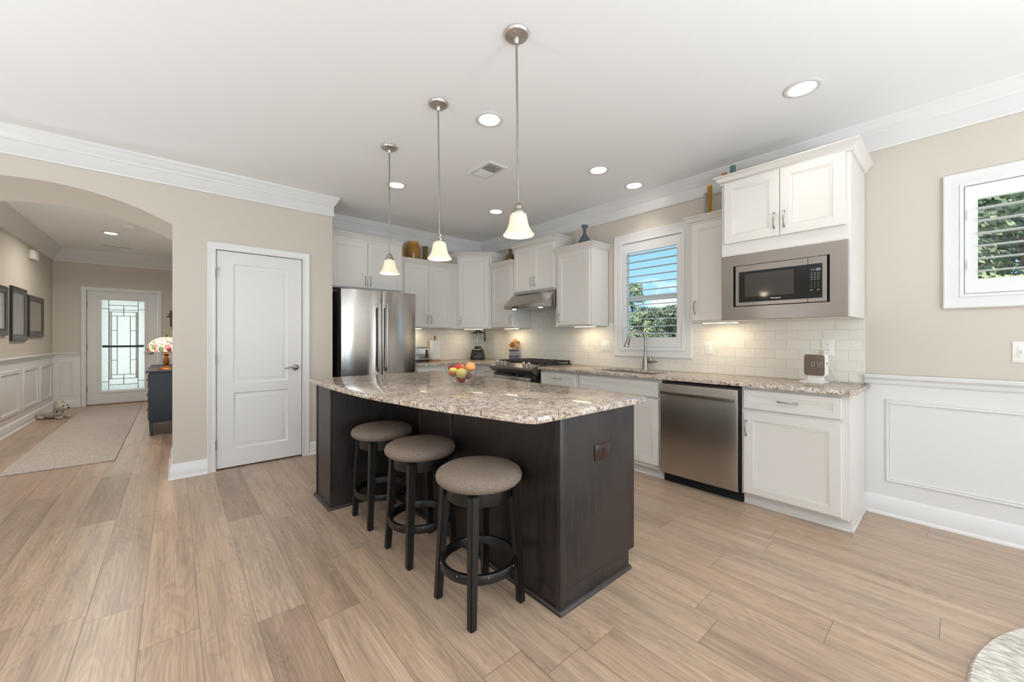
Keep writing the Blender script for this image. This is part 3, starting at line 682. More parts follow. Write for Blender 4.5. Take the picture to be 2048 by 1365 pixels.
# ------------------------------------------------------------------ cabinets
PROF = [(0, 0), (.0025, -.0035), (.005, -.0025), (.009, -.0025), (.011, -.0055), (.015, -.0055), (.017, -.0035), (.019, -.0050), (.022, -.0055)]
def pull(parent, c, ax, N, Lh=.106):
    m = MB(); c = Vector(c); pts = []; rs = []
    for i in range(13):
        k = i / 12; a = (k - .5) * Lh; pts.append(c + ax * a + N * (.004 + .024 * math.sin(PI * k) ** .7)); rs.append(.0052 - .0018 * abs(math.sin(2 * PI * k)))
    m.tube(pts, rs, 8)
    for sgn in (-1, 1): m.obox(c + ax * (sgn * Lh * .5), ax, N.cross(ax), N, -.007, .007, -.005, .005, 0, .008, .002)
    m.build('handle', 'nickel', parent)
def fronts(root, O, U, N, items):
    """items: (part, u0, u1, z0, z1, frame, handle) measured from O along U and in z; handle = None | (u, z, 'v'|'h')"""
    for part, u0, u1, z0, z1, fr, hd in items:
        w, h = u1 - u0, z1 - z0
        o = MB().slab(Vector((O.x, O.y, z0)) + U * u0 + N * .001, U, Z, N, w, h, .019, [(fr, fr * .9, w - fr, h - fr * .9)], PROF).build(part, 'cabinet_white', root)
        if hd: pull(o, Vector((O.x, O.y, hd[1])) + U * hd[0] + N * .020, Z if hd[2] == 'v' else U, N)
CC = [(0, -.062), (-.008, -.062), (-.010, -.052), (-.014, -.050), (-.022, -.036), (-.034, -.018), (-.044, -.010), (-.048, -.008), (-.048, 0), (0, 0)]
def upper(label, O, U, N, w, dep, z0, z1, items, crown, light_u=None, group='white wall cabinets', solid=True):
    O = Vector((O[0], O[1], 0)); c = O + U * (w / 2) - N * (dep / 2)
    r = thing('wall_cabinet', label, 'cabinet', (c.x, c.y, z0), group)
    m = MB()
    if solid: m.obox(O, U, Z, N, 0, w, z0 + .012, z1, -dep, 0, .0015, 1); m.obox(O, U, Z, N, 0, w, z0, z0 + .012, -.02, 0); m.obox(O, U, Z, N, 0, .018, z0, z0 + .012, -dep, -.02); m.obox(O, U, Z, N, w - .018, w, z0, z0 + .012, -dep, -.02)
    else: solid_parts(m, O, U, N, w, dep, z0, z1)
    m.build('carcass', 'cabinet_white', r)
    fronts(r, O, U, N, items)
    if crown:
        p0 = O - N * dep; pts = []
        if 'l' in crown: pts.append(p0)
        pts += [O, O + U * w]
        if 'r' in crown: pts.append(p0 + U * w)
        MB().sweep([(p.x, p.y) for p in pts], CC, Vector((0, 0, z1 + .045))).build('crown', 'cabinet_white', r)
    return r
def bar_light(label, c, U, L, watts):
    """slim under-cabinet light"""
    r = thing('cabinet_light', label, 'light', c, 'under-cabinet lights'); c = Vector(c); V = Z.cross(U)
    MB().obox(c, U, V, Z, -L / 2, L / 2, -.03, .03, -.016, 0, .003).build('housing', 'plastic_white', r)
    MB().obox(c, U, V, Z, -L / 2 + .012, L / 2 - .012, -.022, .022, -.0185, -.016).build('lens', 'strip_glow', r)
    ang = math.atan2(U.y, U.x)
    light('cabinet_light_lamp', 'AREA', (c.x, c.y, c.z - .022), watts, (1, .82, .54), (0, 0, ang), r, shape='RECTANGLE', size=L - .03, size_y=.04)

XU, YU = 3.455, 4.79
SW, SH = 1.372, 2.25
TALL = 2.43
# over-fridge, back wall
upper('short white two-door wall cabinet over the fridge', (1.318, 4.73), X, -Y, .902, .365, 1.825, TALL,
      [('door', .015, .449, 1.838, 2.385, .06, (.420, 1.925, 'v')), ('door', .453, .887, 1.838, 2.385, .06, (.482, 1.925, 'v'))], '-')
upper('white two-door wall cabinet between fridge cabinet and corner cabinet', (2.225, YU), X, -Y, .872, .305, SW, SH,
      [('door', .045, .400, 1.386, 2.228, .058, (.371, 1.49, 'v')), ('door', .404, .765, 1.386, 2.228, .058, (.433, 1.49, 'v'))], '-')
# diagonal corner
pA, pB = Vector((3.100, 4.79, 0)), Vector((3.455, 4.44, 0)); U3 = (pB - pA).normalized(); N3 = Vector((U3.y, -U3.x, 0)); w3 = (pB - pA).length
r = thing('wall_cabinet', 'tall white diagonal wall cabinet in the kitchen corner', 'cabinet', (3.5, 4.85, SW), 'white wall cabinets')
MB().prism([(3.100, 4.79), (3.455, 4.44), (XW - .01, 4.44), (XW - .01, YB - .01), (3.100, YB - .01)], SW, TALL).build('carcass', 'cabinet_white', r)
fronts(r, pA, U3, N3, [('door', .022, w3 - .03, 1.386, 2.405, .06, (.052, 1.49, 'v'))])
MB().sweep([(3.100, YB - .01), (3.100, 4.79), (3.455, 4.44), (XW - .01, 4.44)], CC, Vector((0, 0, TALL + .045))).build('crown', 'cabinet_white', r)
upper('narrow white wall cabinet between corner cabinet and range hood', (XU, 4.437), -Y, -X, .492, .30, SW, SH,
      [('door', .022, .476, 1.386, 2.228, .058, (.446, 1.49, 'v'))], '-')
upper('raised white two-door wall cabinet over the range hood', (XU, 3.942), -Y, -X, .762, .30, 1.83, TALL,
      [('door', .020, .381, 1.845, 2.405, .055, (.354, 1.955, 'v')), ('door', .385, .742, 1.845, 2.405, .055, (.412, 1.955, 'v'))], 'lr')
upper('white one-door wall cabinet between range hood and sink window', (XU, 3.177), -Y, -X, .530, .30, SW, SH,
      [('door', .040, .508, 1.386, 2.228, .058, (.068, 1.47, 'v'))], 'r')
upper('white one-door wall cabinet between sink window and microwave', (XU, 1.565), -Y, -X, .350, .30, SW, SH,
      [('door', .018, .335, 1.386, 2.228, .058, (.046, 1.50, 'v'))], 'l')
def solid_parts(m, O, U, N, w, dep, z0, z1):
    m.obox(O, U, Z, N, 0, w, 1.80, z1, -dep, 0, .0015, 1)
    m.obox(O, U, Z, N, 0, .022, z0, 1.80, -dep, 0); m.obox(O, U, Z, N, w - .022, w, z0, 1.80, -dep, 0)
    m.obox(O, U, Z, N, .022, w - .022, z0, 1.42, -dep, 0); m.obox(O, U, Z, N, .022, w - .022, 1.42, 1.80, -dep, -dep + .012)
XM = 3.208
upper('deep white two-door wall cabinet above the built-in microwave', (XM, 1.213), -Y, -X, .763, .547, SW, TALL,
      [('door', .022, .383, 1.953, 2.415, .06, (.355, 2.06, 'v')), ('door', .387, .738, 1.953, 2.415, .06, (.415, 2.06, 'v'))], 'lr', solid=False)

# base cabinets
XB = 3.185
def base(name, label, O, U, N, w, dep, items, end=None, group='white base cabinets', hollow=False):
    O = Vector((O[0], O[1], 0)); c = O + U * (w / 2) - N * (dep / 2)
    r = thing(name, label, 'cabinet', (c.x, c.y, 0), group)
    m = MB()
    if hollow:
        m.obox(O, U, Z, N, 0, .018, .085, .876, -dep, 0); m.obox(O, U, Z, N, w - .018, w, .085, .876, -dep, 0); m.obox(O, U, Z, N, .018, w - .018, .085, .105, -dep, 0)
        m.obox(O, U, Z, N, .018, w - .018, .105, .876, -.02, 0); m.obox(O, U, Z, N, .018, w - .018, .105, .66, -dep, -dep + .012)
    else: m.obox(O, U, Z, N, 0, w, .085, .876, -dep, 0, .001, 1)
    m.build('carcass', 'cabinet_white', r)
    t = MB(); t.obox(O, U, Z, N, 0, w, 0, .085, -.065, -.05); t.obox(O, U, Z, N, 0, w, 0, .016, -.05, -.038, .004)
    if end == 'r': t.obox(O, U, Z, N, w - .015, w, 0, .085, -dep, -.065); t.obox(O, U, Z, N, w, w + .012, 0, .018, -dep, -.038, .004)
    t.build('toe_kick', 'cabinet_white', r)
    fronts(r, O, U, N, items)
    return r
base('base_cabinet', 'white base cabinet with drawer and door at the counter end beside dishwasher', (XB, 1.063), -Y, -X, .613, .565,
     [('drawer', .017, .574, .718, .855, .042, (.288, .790, 'h')), ('door', .017, .574, .099, .690, .062, (.035, .575, 'v'))], 'r')
base('sink_cabinet', 'white sink base cabinet with wide false drawer front, left of dishwasher', (XB, 2.615), -Y, -X, .922, .565,
     [('drawer_front', .026, .903, .715, .850, .042, None), ('door', .026, .463, .12, .695, .06, (.435, .60, 'v')), ('door', .467, .903, .12, .695, .06, (.495, .60, 'v'))], hollow=True)
base('base_cabinet', 'white drawer base cabinet between range and sink cabinet', (XB, 3.168), -Y, -X, .55, .565,
     [('drawer', .025, .525, .715, .850, .042, (.275, .790, 'h')), ('door', .025, .525, .12, .695, .06, (.055, .60, 'v'))])
base('base_cabinet', 'white drawer base cabinet left of the range by the corner', (XB, 4.498), -Y, -X, .533, .565,
     [('drawer', .258, .513, .715, .850, .038, (.348, .790, 'h')), ('door', .258, .513, .12, .695, .05, None)])
base('base_cabinet', 'white base cabinet on the back wall beside the fridge', (2.285, 4.50), X, -Y, .89, .585,
     [('drawer', .02, .43, .715, .850, .042, (.045, .775, 'h')), ('drawer', .44, .85, .715, .850, .042, None), ('door', .02, .43, .12, .695, .06, None), ('door', .44, .85, .12, .695, .06, None)])

# counters
CT0, CT1 = .876, .906
o = MB().prism([(3.135, .47), (3.150, .432), (3.185, .42), (XW - T - .001, .42), (XW - T - .001, 3.174), (3.135, 3.174)], CT0 + .0005, CT1, holes=[[(3.25, 1.80), (3.58, 1.80), (3.58, 2.50), (3.25, 2.50)]], b=.005).build('countertop', 'granite', loc=(3.45, 1.8, CT0))
tag(o, 'long speckled granite worktop under the window, cut out for the sink', 'countertop')
o = MB().prism([(2.275, 4.455), (2.95, 4.455), (3.135, 4.27), (3.135, 3.958), (XW - T - .001, 3.958), (XW - T - .001, YB - T - .001), (2.275, YB - T - .001)], CT0 + .0005, CT1, b=.005).build('countertop', 'granite', loc=(3.1, 4.7, CT0))
tag(o, 'speckled granite corner worktop between fridge and range', 'countertop')
# sink
m = MB(); m.sweep([(3.243, 1.793), (3.587, 1.793), (3.587, 2.507), (3.243, 2.507)], [(0, 0), (.004, -.18), (.17, -.19), (.17, -.196), (-.003, -.186), (-.012, -.004), (-.012, 0)], Vector((0, 0, CT0)), closed=True)
m.box(3.36, 3.47, 1.96, 2.35, CT0 - .197, CT0 - .190)
r = thing('sink', 'stainless undermount sink sunk in the granite under the window', 'sink', (3.415, 2.15, CT0 - .19))
m.build('basin', 'steel', r); MB().cyl((3.415, 2.15, CT0 - .19), .04, 0, .003, 24).build('drain', 'chrome', r)
# faucet
fx, fy = 3.66, 2.125
r = thing('faucet', 'brushed nickel pull-down faucet standing behind the sink', 'faucet', (fx, fy, CT1))
MB().lathe([(0, 0), (.033, 0), (.033, .006), (.030, .012), (.031, .05), (.029, .10), (.021, .135), (.015, .165), (.014, .19), (.019, .193), (.019, .203), (.013, .206), (.013, .21), (0, .21)], (fx, fy, CT1), 24).build('body', 'nickel', r)
dv = Vector((-.80, .60, 0)).normalized(); pts = []
b0 = Vector((fx, fy, CT1 + .20))
for i in range(6): pts.append(b0 + Z * (.12 * i / 5))
for i in range(1, 13):
    a = PI * i / 12 * .93; pts.append(b0 + Z * .12 + dv * (.085 * (1 - math.cos(a))) + Z * (.085 * math.sin(a)))
MB().tube(pts, .0130, 14).build('spout', 'nickel', r)
e = pts[-1]; dd = (pts[-1] - pts[-2]).normalized(); q = dd.to_track_quat('Z', 'Y').to_matrix().to_4x4()
w = MB().lathe([(0, -.004), (.015, -.004), (.017, .0), (.017, .02), (.021, .05), (.026, .10), (.025, .108), (0, .106)], e, 20, q).build('spray_head', 'nickel', r)
m = MB()
for k in range(3): m.ball(e + dd * (.03 + .022 * k) + Vector((-.45, -.85, 0)).normalized() * (.017 + .003 * k), .0075, (1, 1, 1), 10, 8)
m.build('button', 'rubber', w)
hv = Vector((.25, -.95, 0)).normalized(); q2 = hv.to_track_quat('Z', 'Y').to_matrix().to_4x4(); hb = Vector((fx, fy, CT1 + .095))
MB().lathe([(0, 0), (.020, .0), (.020, .02), (.027, .032), (.029, .045), (.025, .06), (.014, .066), (.012, .08), (.016, .088), (.015, .10), (.008, .108), (0, .108)], hb + hv * .012, 20, q2).build('handle', 'nickel', r)

# ------------------------------------------------------------------ appliances
# refrigerator
r = thing('refrigerator', 'stainless french-door refrigerator in the alcove beside the pantry wall', 'refrigerator', (1.815, 4.75, 0))
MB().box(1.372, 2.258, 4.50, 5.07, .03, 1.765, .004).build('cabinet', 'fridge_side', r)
m = MB(); m.box(1.40, 2.23, 4.47, 4.52, .0, .06); m.build('kick_grille', 'plastic_black', r)
def frd(x0, x1, z0, z1):
    f = lambda x: 4.436 - .046 * (1 - ((x - 1.815) / .445) ** 2)
    n = 14; pts = [(x0 + (x1 - x0) * i / n, f(x0 + (x1 - x0) * i / n)) for i in range(n + 1)]
    return MB().prism(pts + [(x1, 4.496), (x0, 4.496)], z0, z1, b=.007)
dl = frd(1.370, 1.8115, .70, 1.782).build('door', 'steel_fridge', r); dr = frd(1.8185, 2.260, .70, 1.782).build('door', 'steel_fridge', r)
fz_ = frd(1.370, 2.260, .07, .692).build('freezer_drawer', 'steel_fridge', r)
for dd_, x in ((dl, 1.771), (dr, 1.858)):
    m = MB(); m.box(x - .014, x + .014, 4.325, 4.345, .845, 1.635, .004)
    for z in (.845, 1.585): m.box(x - .013, x + .013, 4.340, 4.40, z, z + .05, .003)
    m.build('handle', 'steel', dd_)
m = MB(); m.box(1.46, 2.17, 4.335, 4.355, .60, .625, .004); m.box(1.47, 1.52, 4.35, 4.42, .60, .625, .002); m.box(2.11, 2.16, 4.35, 4.42, .60, .625, .002); m.build('handle', 'steel', fz_)
MB().box(1.38, 1.46, 4.46, 4.56, 1.765, 1.786, .004).build('hinge_cover', 'plastic_black', r); MB().box(2.17, 2.25, 4.46, 4.56, 1.765, 1.786, .004).build('hinge_cover', 'plastic_black', r)

# range
r = thing('range', 'stainless slide-in gas range under the hood', 'stove', (3.45, 3.566, 0))
y0, y1 = 3.184, 3.948
MB().box(3.155, 3.74, y0, y1, .06, .895, .002).build('body', 'plastic_black', r)
MB().prism([(3.17, .928), (3.062, .885), (3.050, .866), (3.056, .852), (3.10, .815), (3.155, .815), (3.19, .86), (3.19, .928)], y0 - .008, y1 + .008, Vector(), X, Z, Y, b=.0015).build('control_panel', 'steel_plain', r, smooth=12)
ct = MB().box(3.17, 3.745, y0 - .004, y1 + .004, .895, .918, .003).build('cooktop', 'black_glass', r)
dn = MB().box(3.115, 3.155, y0 + .004, y1 - .004, .20, .800, .004).build('oven_door', 'black_glass', r)
MB().box(3.112, 3.1155, y0 + .03, y1 - .03, .22, .33, .001).build('door_trim', 'steel', dn)
m = MB(); m.box(3.055, 3.078, y0 + .05, y1 - .05, .735, .775, .004)
for y in (y0 + .05, y1 - .08): m.box(3.07, 3.118, y, y + .03, .74, .77, .003)
m.build('handle', 'steel', dn)
MB().box(3.115, 3.155, y0 + .004, y1 - .004, .065, .19, .004).build('storage_drawer', 'steel', r)
nk = Vector((-.37, 0, .93)).normalized(); qk = nk.to_track_quat('Z', 'Y').to_matrix().to_4x4()
for y in (3.865, 3.79, 3.72, 3.365, 3.275):
    MB().lathe([(0, 0), (.024, 0), (.024, .006), (.020, .008), (.019, .040), (.015, .044), (0, .044)], Vector((3.112, y, .906)), 20, qk).build('knob', 'nickel_light', r)
for k in range(3):
    a, b = y0 + .012 + k * .2475, y0 + .012 + (k + 1) * .2475 - .006; m = MB()
    for y in (a + .012, (a + b) / 2, b - .012): m.box(3.19, 3.735, y - .006, y + .006, .938, .956, .002)
    for x in (3.198, 3.33, 3.46, 3.59, 3.727): m.box(x - .006, x + .006, a, b, .936, .954, .002)
    for x in (3.198, 3.727):
        for y in (a + .012, b - .012): m.box(x - .007, x + .007, y - .007, y + .007, .917, .94)
    m.build('grate', 'cast_iron', r)
    for x in (3.33, 3.59):
        MB().lathe([(0, 0), (.045, 0), (.042, .010), (.02, .014), (0, .014)], (x, (a + b) / 2, .918), 20).build('burner', 'cast_iron', r)

# hood
r = thing('range_hood', 'stainless under-cabinet range hood above the range', 'range hood', (3.5, 3.56, 1.61))
hx0, hx1 = 3.275, 3.45
t = bmesh.new()
V_ = [t.verts.new(c) for c in [(hx0, 3.184, 1.612), (hx0, 3.938, 1.612), (hx0, 3.184, 1.650), (hx0, 3.938, 1.650), (hx1, 3.225, 1.812), (hx1, 3.897, 1.812), (hx1, 3.184, 1.812), (hx1, 3.938, 1.812), (hx1, 3.184, 1.612), (hx1, 3.938, 1.612)]]
for f in [(0, 1, 3, 2), (2, 3, 5, 4), (2, 4, 6), (3, 7, 5), (0, 2, 6, 8), (1, 9, 7, 3), (0, 8, 9, 1)]: t.faces.new([V_[i] for i in f])
bmesh.ops.recalc_face_normals(t, faces=t.faces[:])
m = MB(); m.add(t); m.box(hx1, XW - T - .002, 3.184, 3.938, 1.612, 1.826)
b = m.build('canopy', 'steel', r, smooth=10)
MB().box(3.30, 3.70, 3.20, 3.92, 1.607, 1.6125).build('filter', 'steel', r)
for y in (3.32, 3.80):
    MB().cyl((3.335, y, 1.604), .026, 0, .004, 20).build('lamp_lens', 'lens_glow', r)
    light('hood_lamp', 'SPOT', (3.335, y, 1.598), 2.0, (1, .90, .74), (0, 0, 0), r, spot_size=2.3, spot_blend=.8, shadow_soft_size=.03)
m = MB(); m.box(hx0 - .002, hx0 + .001, 3.66, 3.78, 1.625, 1.637); m.build('control_strip', 'plastic_black', r)

# dishwasher
r = thing('dishwasher', 'stainless dishwasher between sink cabinet and end cabinet', 'dishwasher', (3.45, 1.378, 0))
MB().box(3.19, 3.74, 1.070, 1.688, .09, .862, .002).build('tub', 'plastic_black', r)
MB().box(3.225, 3.245, 1.068, 1.688, 0.0, .10).build('toe_plate', 'black_gap', r)
dn = MB().box(3.150, 3.188, 1.080, 1.687, .088, .846, .004).build('door', 'steel', r)
m = MB(); m.box(3.096, 3.114, 1.105, 1.662, .765, .793, .006)
for y in (1.112, 1.635): m.box(3.108, 3.152, y, y + .02, .768, .790, .003)
m.build('handle', 'nickel', dn)

# microwave
r = thing('microwave', 'built-in stainless microwave with wide trim frame under the deep cabinet', 'microwave', (3.4, .83, 1.43))
OM = Vector((3.206, 1.207, 1.370)); UM = -Y
o = MB().slab(OM, UM, Z, -X, .745, .486, .018, [(.084, .097, .657, .404)], [(0, 0), (.001, -.002)], fill=False).build('trim_frame', 'steel_trim', r)
MB().box(3.212, 3.60, .555, 1.118, 1.470, 1.770).build('body', 'black_gap', r)
MB().slab(Vector((3.211, 1.109, 1.472)), UM, Z, -X, .544, .299, .024, [(.024, .026, .521, .253)], [(0, 0), (.0005, -.001)], ch=.002).build('door', 'steel_trim', r)
gd = MB().box(3.1855, 3.1885, .588, 1.085, 1.498, 1.725, .0008, 1).build('glass_front', 'black_glass', r)
MB().box(3.1850, 3.1857, .743, 1.044, 1.536, 1.705).build('viewing_window', 'oven_window', r)
MB().box(3.1850, 3.1868, .6645, .6665, 1.473, 1.770).build('seam', 'black_gap', r)
OD = Vector((3.1855, .652, 1.680)); m = MB(); seg_text(m, '11:00', .012, .0066, OD, UM, Z, -X, .0013, .0052, .18); m.build('clock_digits', 'digit_blue', r)
m = MB()
for cx_ in range(3):
    for k in range(5): m.obox(Vector((3.1855, .645 - cx_ * .018, 1.664 - k * .011)), UM, Z, -X, -.006, .006, -.0014, .0014, 0, .0006)
    for k in range(4): m.obox(Vector((3.1855, .645 - cx_ * .018, 1.602 - k * .011)), UM, Z, -X, -.0012, .0012, -.002, .002, 0, .0006)
for cx_ in (0, 2): m.obox(Vector((3.1855, .645 - cx_ * .018, 1.552)), UM, Z, -X, -.006, .006, -.003, .003, 0, .0006)
m.build('keypad_marks', 'mark_grey', r)
text_mesh('Whirlpool', .015, Vector((3.1855, .85, 1.517)), UM, Z, -X, 'mark_white', 'badge', r)

# ------------------------------------------------------------------ island
r = thing('kitchen_island', 'dark espresso kitchen island cabinet with end wing', 'island', (1.45, 2.24, 0))
m = MB(); m.box(1.300, 1.845, 1.170, 3.310, 0, .0885); m.box(1.300, 1.900, 1.170, 3.310, .0885, .876, .0015, 1); m.box(.842, 1.300, 2.957, 3.310, 0, .876, .0015, 1)
m.build('carcass', 'espresso_wood', r)
MB().prism([(1.292, 1.162), (1.322, 1.162), (1.322, 1.1705), (1.3005, 1.1705), (1.3005, 1.195), (1.292, 1.195)], .018, .874, b=.001).build('corner_moulding', 'espresso_wood', r)
for y in (2.079, 2.485): MB().box(1.290, 1.301, y - .012, y + .012, .018, .874, .002).build('seam_batten', 'espresso_wood', r)
MB().box(.836, .850, 2.952, 2.962, .018, .874, .002).build('corner_moulding', 'espresso_wood', r); MB().box(.836, .843, 3.285, 3.312, .018, .874, .002).build('corner_moulding', 'espresso_wood', r)
SH_ = [(0, 0), (-.020, 0), (-.019, .009), (-.013, .016), (0, .019)]
m = MB(); m.sweep([(1.300, 2.957), (1.300, 1.170), (1.845, 1.170)], [(o_, z) for o_, z in SH_]); m.sweep([(.842, 3.330), (.842, 2.957), (1.300, 2.957)], [(o_, z) for o_, z in SH_])
m.build('shoe_moulding', 'espresso_wood', r)
for k in range(3):
    a = 3.30 - k * .707
    o = MB().slab(Vector((1.901, a - .695, .10)), Y, Z, X, .69, .765, .020, [(.06, .06, .63, .705)], PROF).build('door', 'espresso_wood', r)
    pull(o, Vector((1.921, a - .06, .70)), Z, X)
fe = [(1.128, 1.137), (1.090, 1.185), (1.050, 1.33), (1.028, 1.412), (.980, 1.575), (.930, 1.775), (.898, 1.965), (.868, 2.12), (.842, 2.30), (.822, 2.55), (.813, 2.80), (.809, 3.05), (.809, 3.39), (.82, 3.432), (1.70, 3.435), (1.985, 3.435), (2.0, 3.42), (2.0, 1.185), (1.990, 1.155), (1.955, 1.137)]
o = MB().prism(fe, CT0 + .0005, CT1, b=.005).build('island_countertop', 'granite', loc=(1.45, 2.24, CT0)); tag(o, 'polished granite island top with a bowed seating edge', 'countertop')
# outlet
def outlet(name, label, c, U, V, N, w, h, mat, n, dup_u=0, group=None, kind='duplex'):
    r = thing(name, label, 'outlet' if kind == 'duplex' else 'switch', c, group); c = Vector(c)
    MB().obox(c, U, V, N, -w / 2, w / 2, -h / 2, h / 2, 0, .005, .002).build('cover_plate', mat, r)
    s_, d_ = MB(), MB()
    for k in range(n):
        u = (k - (n - 1) / 2) * .046
        if kind == 'duplex':
            for v in (-.019, .019):
                M_ = Matrix.Translation(c + U * (u if not dup_u else v) + V * (v if not dup_u else u) + N * .005) @ N.to_track_quat('Z', 'Y').to_matrix().to_4x4()
                s_.lathe([(0, 0), (.0165, 0), (.0165, .002), (0, .002)], (0, 0, 0), 20, M_)
                cc = c + (U if dup_u else V) * v + (V if dup_u else U) * u
                a_, b_ = (V, U) if dup_u else (U, V)
                for sx in (-.006, .006): d_.obox(cc, a_, b_, N, sx - .001, sx + .001, -.001, .008, .0068, .0074)
                d_.obox(cc, a_, b_, N, -.002, .002, -.011, -.006, .0068, .0074)
        else:
            s_.obox(c, U, V, N, u - .016, u + .016, -.033, .033, .005, .008, .001); d_.obox(c, U, V, N, u - .004, u + .004, -.006, .012, .008, .018, .001)
    s_.build('receptacle' if kind == 'duplex' else 'switch_plate', mat, r); d_.build('slot' if kind == 'duplex' else 'toggle', 'plastic_black' if kind == 'duplex' else mat, r)
    return r
outlet('power_outlet', 'dark bronze power outlet on the island end panel', (1.608, 1.1695, .668), X, Z, -Y, .122, .078, 'outlet_brown', 1, 1)

# ------------------------------------------------------------------ stools
def make_stool(c):
    r = thing('bar_stool', '', 'stool', (c[0], c[1], 0), 'backless bar stools along the island'); cx_, cy_ = c
    MB().lathe([(0, .560), (.162, .560), (.187, .566), (.200, .580), (.203, .594), (.196, .612), (.175, .625), (.126, .634), (.07, .638), (0, .639)], (cx_, cy_, 0), 48).build('seat', 'stool_fabric', r, smooth=80)
    MB().lathe([(.125, .495), (.150, .495), (.152, .500), (.152, .560), (.125, .560), (.125, .495)], (cx_, cy_, 0), 40).build('apron', 'stool_wood', r)
    for i, j in ((-1, -1), (1, -1), (1, 1), (-1, 1)):
        MB().frustum((cx_ + i * .139, cy_ + j * .139, 0), (.0165, .0165), (cx_ + i * .114, cy_ + j * .114, .552), (.021, .021)).build('leg', 'stool_wood', r)
    MB().lathe([(.160, .176), (.178, .176), (.180, .180), (.180, .212), (.178, .216), (.162, .216), (.160, .212), (.160, .176)], (cx_, cy_, 0), 48).build('footrest', 'stool_wood', r)
    for k in range(8):
        a = 2 * PI * (k + .5) / 8; MB().ball((cx_ + .1805 * math.cos(a), cy_ + .1805 * math.sin(a), .205), .0035, u=8, v=6).build('screw', 'nickel', r)
    return r
s = make_stool((1.084, 1.487)); s['label'] = 'round padded bar stool nearest the camera, beside the island outlet end'
dup(s, (1.084, 2.066, 0), 'middle round padded bar stool, standing between the two other stools'); dup(s, (1.084, 2.618, 0), 'farthest round padded bar stool, tucked beside the island end wing')

# ------------------------------------------------------------------ pendants
def make_pendant(x, y):
    r = thing('pendant_lamp', '', 'pendant lamp', (x, y, CZ), 'pendant lamps over the island')
    MB().lathe([(0, 0), (.062, 0), (.064, -.004), (.058, -.014), (.035, -.022), (.014, -.026), (.011, -.045), (.006, -.05), (0, -.05)], (x, y, CZ), 36).build('ceiling_plate', 'nickel_light', r)
    for a in (.6, .6 + PI): MB().ball((x + .040 * math.cos(a), y + .040 * math.sin(a), CZ - .022), .006, u=10, v=8).build('screw', 'nickel', r)
    MB().tube([(x, y, CZ - .045), (x, y, 1.900)], .0052, 12).build('rod', 'nickel', r)
    MB().lathe([(0, .022), (.008, .022), (.014, .012), (.022, .006), (.024, 0), (.024, -.012), (.034, -.022), (.036, -.030), (.034, -.036), (0, -.036)], (x, y, 1.892), 32).build('socket_cap', 'nickel', r)
    pf = [(.032, 0), (.040, -.008), (.044, -.025), (.048, -.050), (.056, -.076), (.068, -.096), (.079, -.108), (.078, -.112)]
    inn = [(a - .003, b) for a, b in pf[::-1]]
    MB().lathe(pf + inn, (x, y, 1.862), 40).build('shade', 'shade_glass', r, smooth=80)
    b = MB(); b.ball((x, y, 1.775), .030, (1, 1, 1.05), 20, 14); b.lathe([(0, 1.858), (.013, 1.858), (.014, 1.83), (.024, 1.80), (.020, 1.795), (0, 1.795)], (x, y, 0), 20); b.build('bulb', 'bulb_glow', r, smooth=80)
    return r
PX = 1.300
from mathutils import Quaternion
RV, DV = Vector((.7555, -.655, 0)), Vector((.655, .7555, 0))
p = make_pendant(PX, 1.465); p.rotation_euler = Quaternion(DV, -.011).to_euler(); p['label'] = 'nearest bell-shaded pendant lamp, hanging lowest over the right of the island'
lab = ['middle of the three bell-shaded pendant lamps over the island', 'farthest bell-shaded pendant lamp, in front of the fridge']
for k, yy in enumerate((2.235, 3.004)): dup(p, (PX, yy, CZ), lab[k]).rotation_euler = Quaternion(DV, -.009 + .005 * k).to_euler()
for yy in (1.465, 2.235, 3.004): light('pendant_glow', 'POINT', (PX, yy, 1.742), 0.9, (1, .86, .68), shadow_soft_size=.03)

# downlights, with one added hall fill
def make_down(x, y, z, label):
    r = thing('recessed_light', label, 'ceiling light', (x, y, z), 'recessed ceiling lights')
    MB().lathe([(.072, -.0005), (.096, -.0005), (.098, -.003), (.092, -.007), (.074, -.007), (.070, -.004), (.072, -.0005)], (x, y, z), 40).build('trim_ring', 'trim_white', r)
    MB().lathe([(0, -.003), (.071, -.003), (.071, -.005), (0, -.005)], (x, y, z), 36).build('lens', 'lens_glow', r)
    return r
DL = [(2.907, .634, 'recessed ceiling light at far right, above the microwave end of the kitchen'), (1.666, 2.162, 'recessed ceiling light between the two nearer pendant rods'),
      (2.917, 2.160, 'recessed ceiling light left of the one above the sink'), (3.482, 2.145, 'recessed ceiling light above the kitchen sink'),
      (1.675, 3.696, 'recessed ceiling light behind the farthest pendant rod'), (2.934, 3.678, 'recessed ceiling light nearest the range hood')]
d0 = make_down(DL[0][0], DL[0][1], CZ, DL[0][2])
for x, y, l in DL[1:]: dup(d0, (x, y, CZ), l)
dup(d0, (-.73, 8.40, FZ), 'recessed light in the entry hall ceiling')
for x, y, _ in DL: light('downlight_and_fill', 'AREA', (x, y, CZ - .012), 1.3, (1, .95, .88), shape='DISK', size=.13, spread=1.7)
light('downlight_and_fill', 'AREA', (-.73, 8.40, FZ - .012), 20.0, (1, .95, .88), shape='DISK', size=.13, spread=2.7)
light('downlight_and_fill', 'AREA', (-.73, 6.3, FZ - .012), 16.0, (1, .95, .88), shape='DISK', size=.13, spread=2.7)  # added light to brighten the hall, no fixture, hidden behind the arch
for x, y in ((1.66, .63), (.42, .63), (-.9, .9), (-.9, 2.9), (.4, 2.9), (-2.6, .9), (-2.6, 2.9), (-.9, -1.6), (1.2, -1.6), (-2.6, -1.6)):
    light('downlight_and_fill', 'AREA', (x, y, CZ - .012), 3.5, (1, .96, .90), shape='DISK', size=.13, spread=2.4)

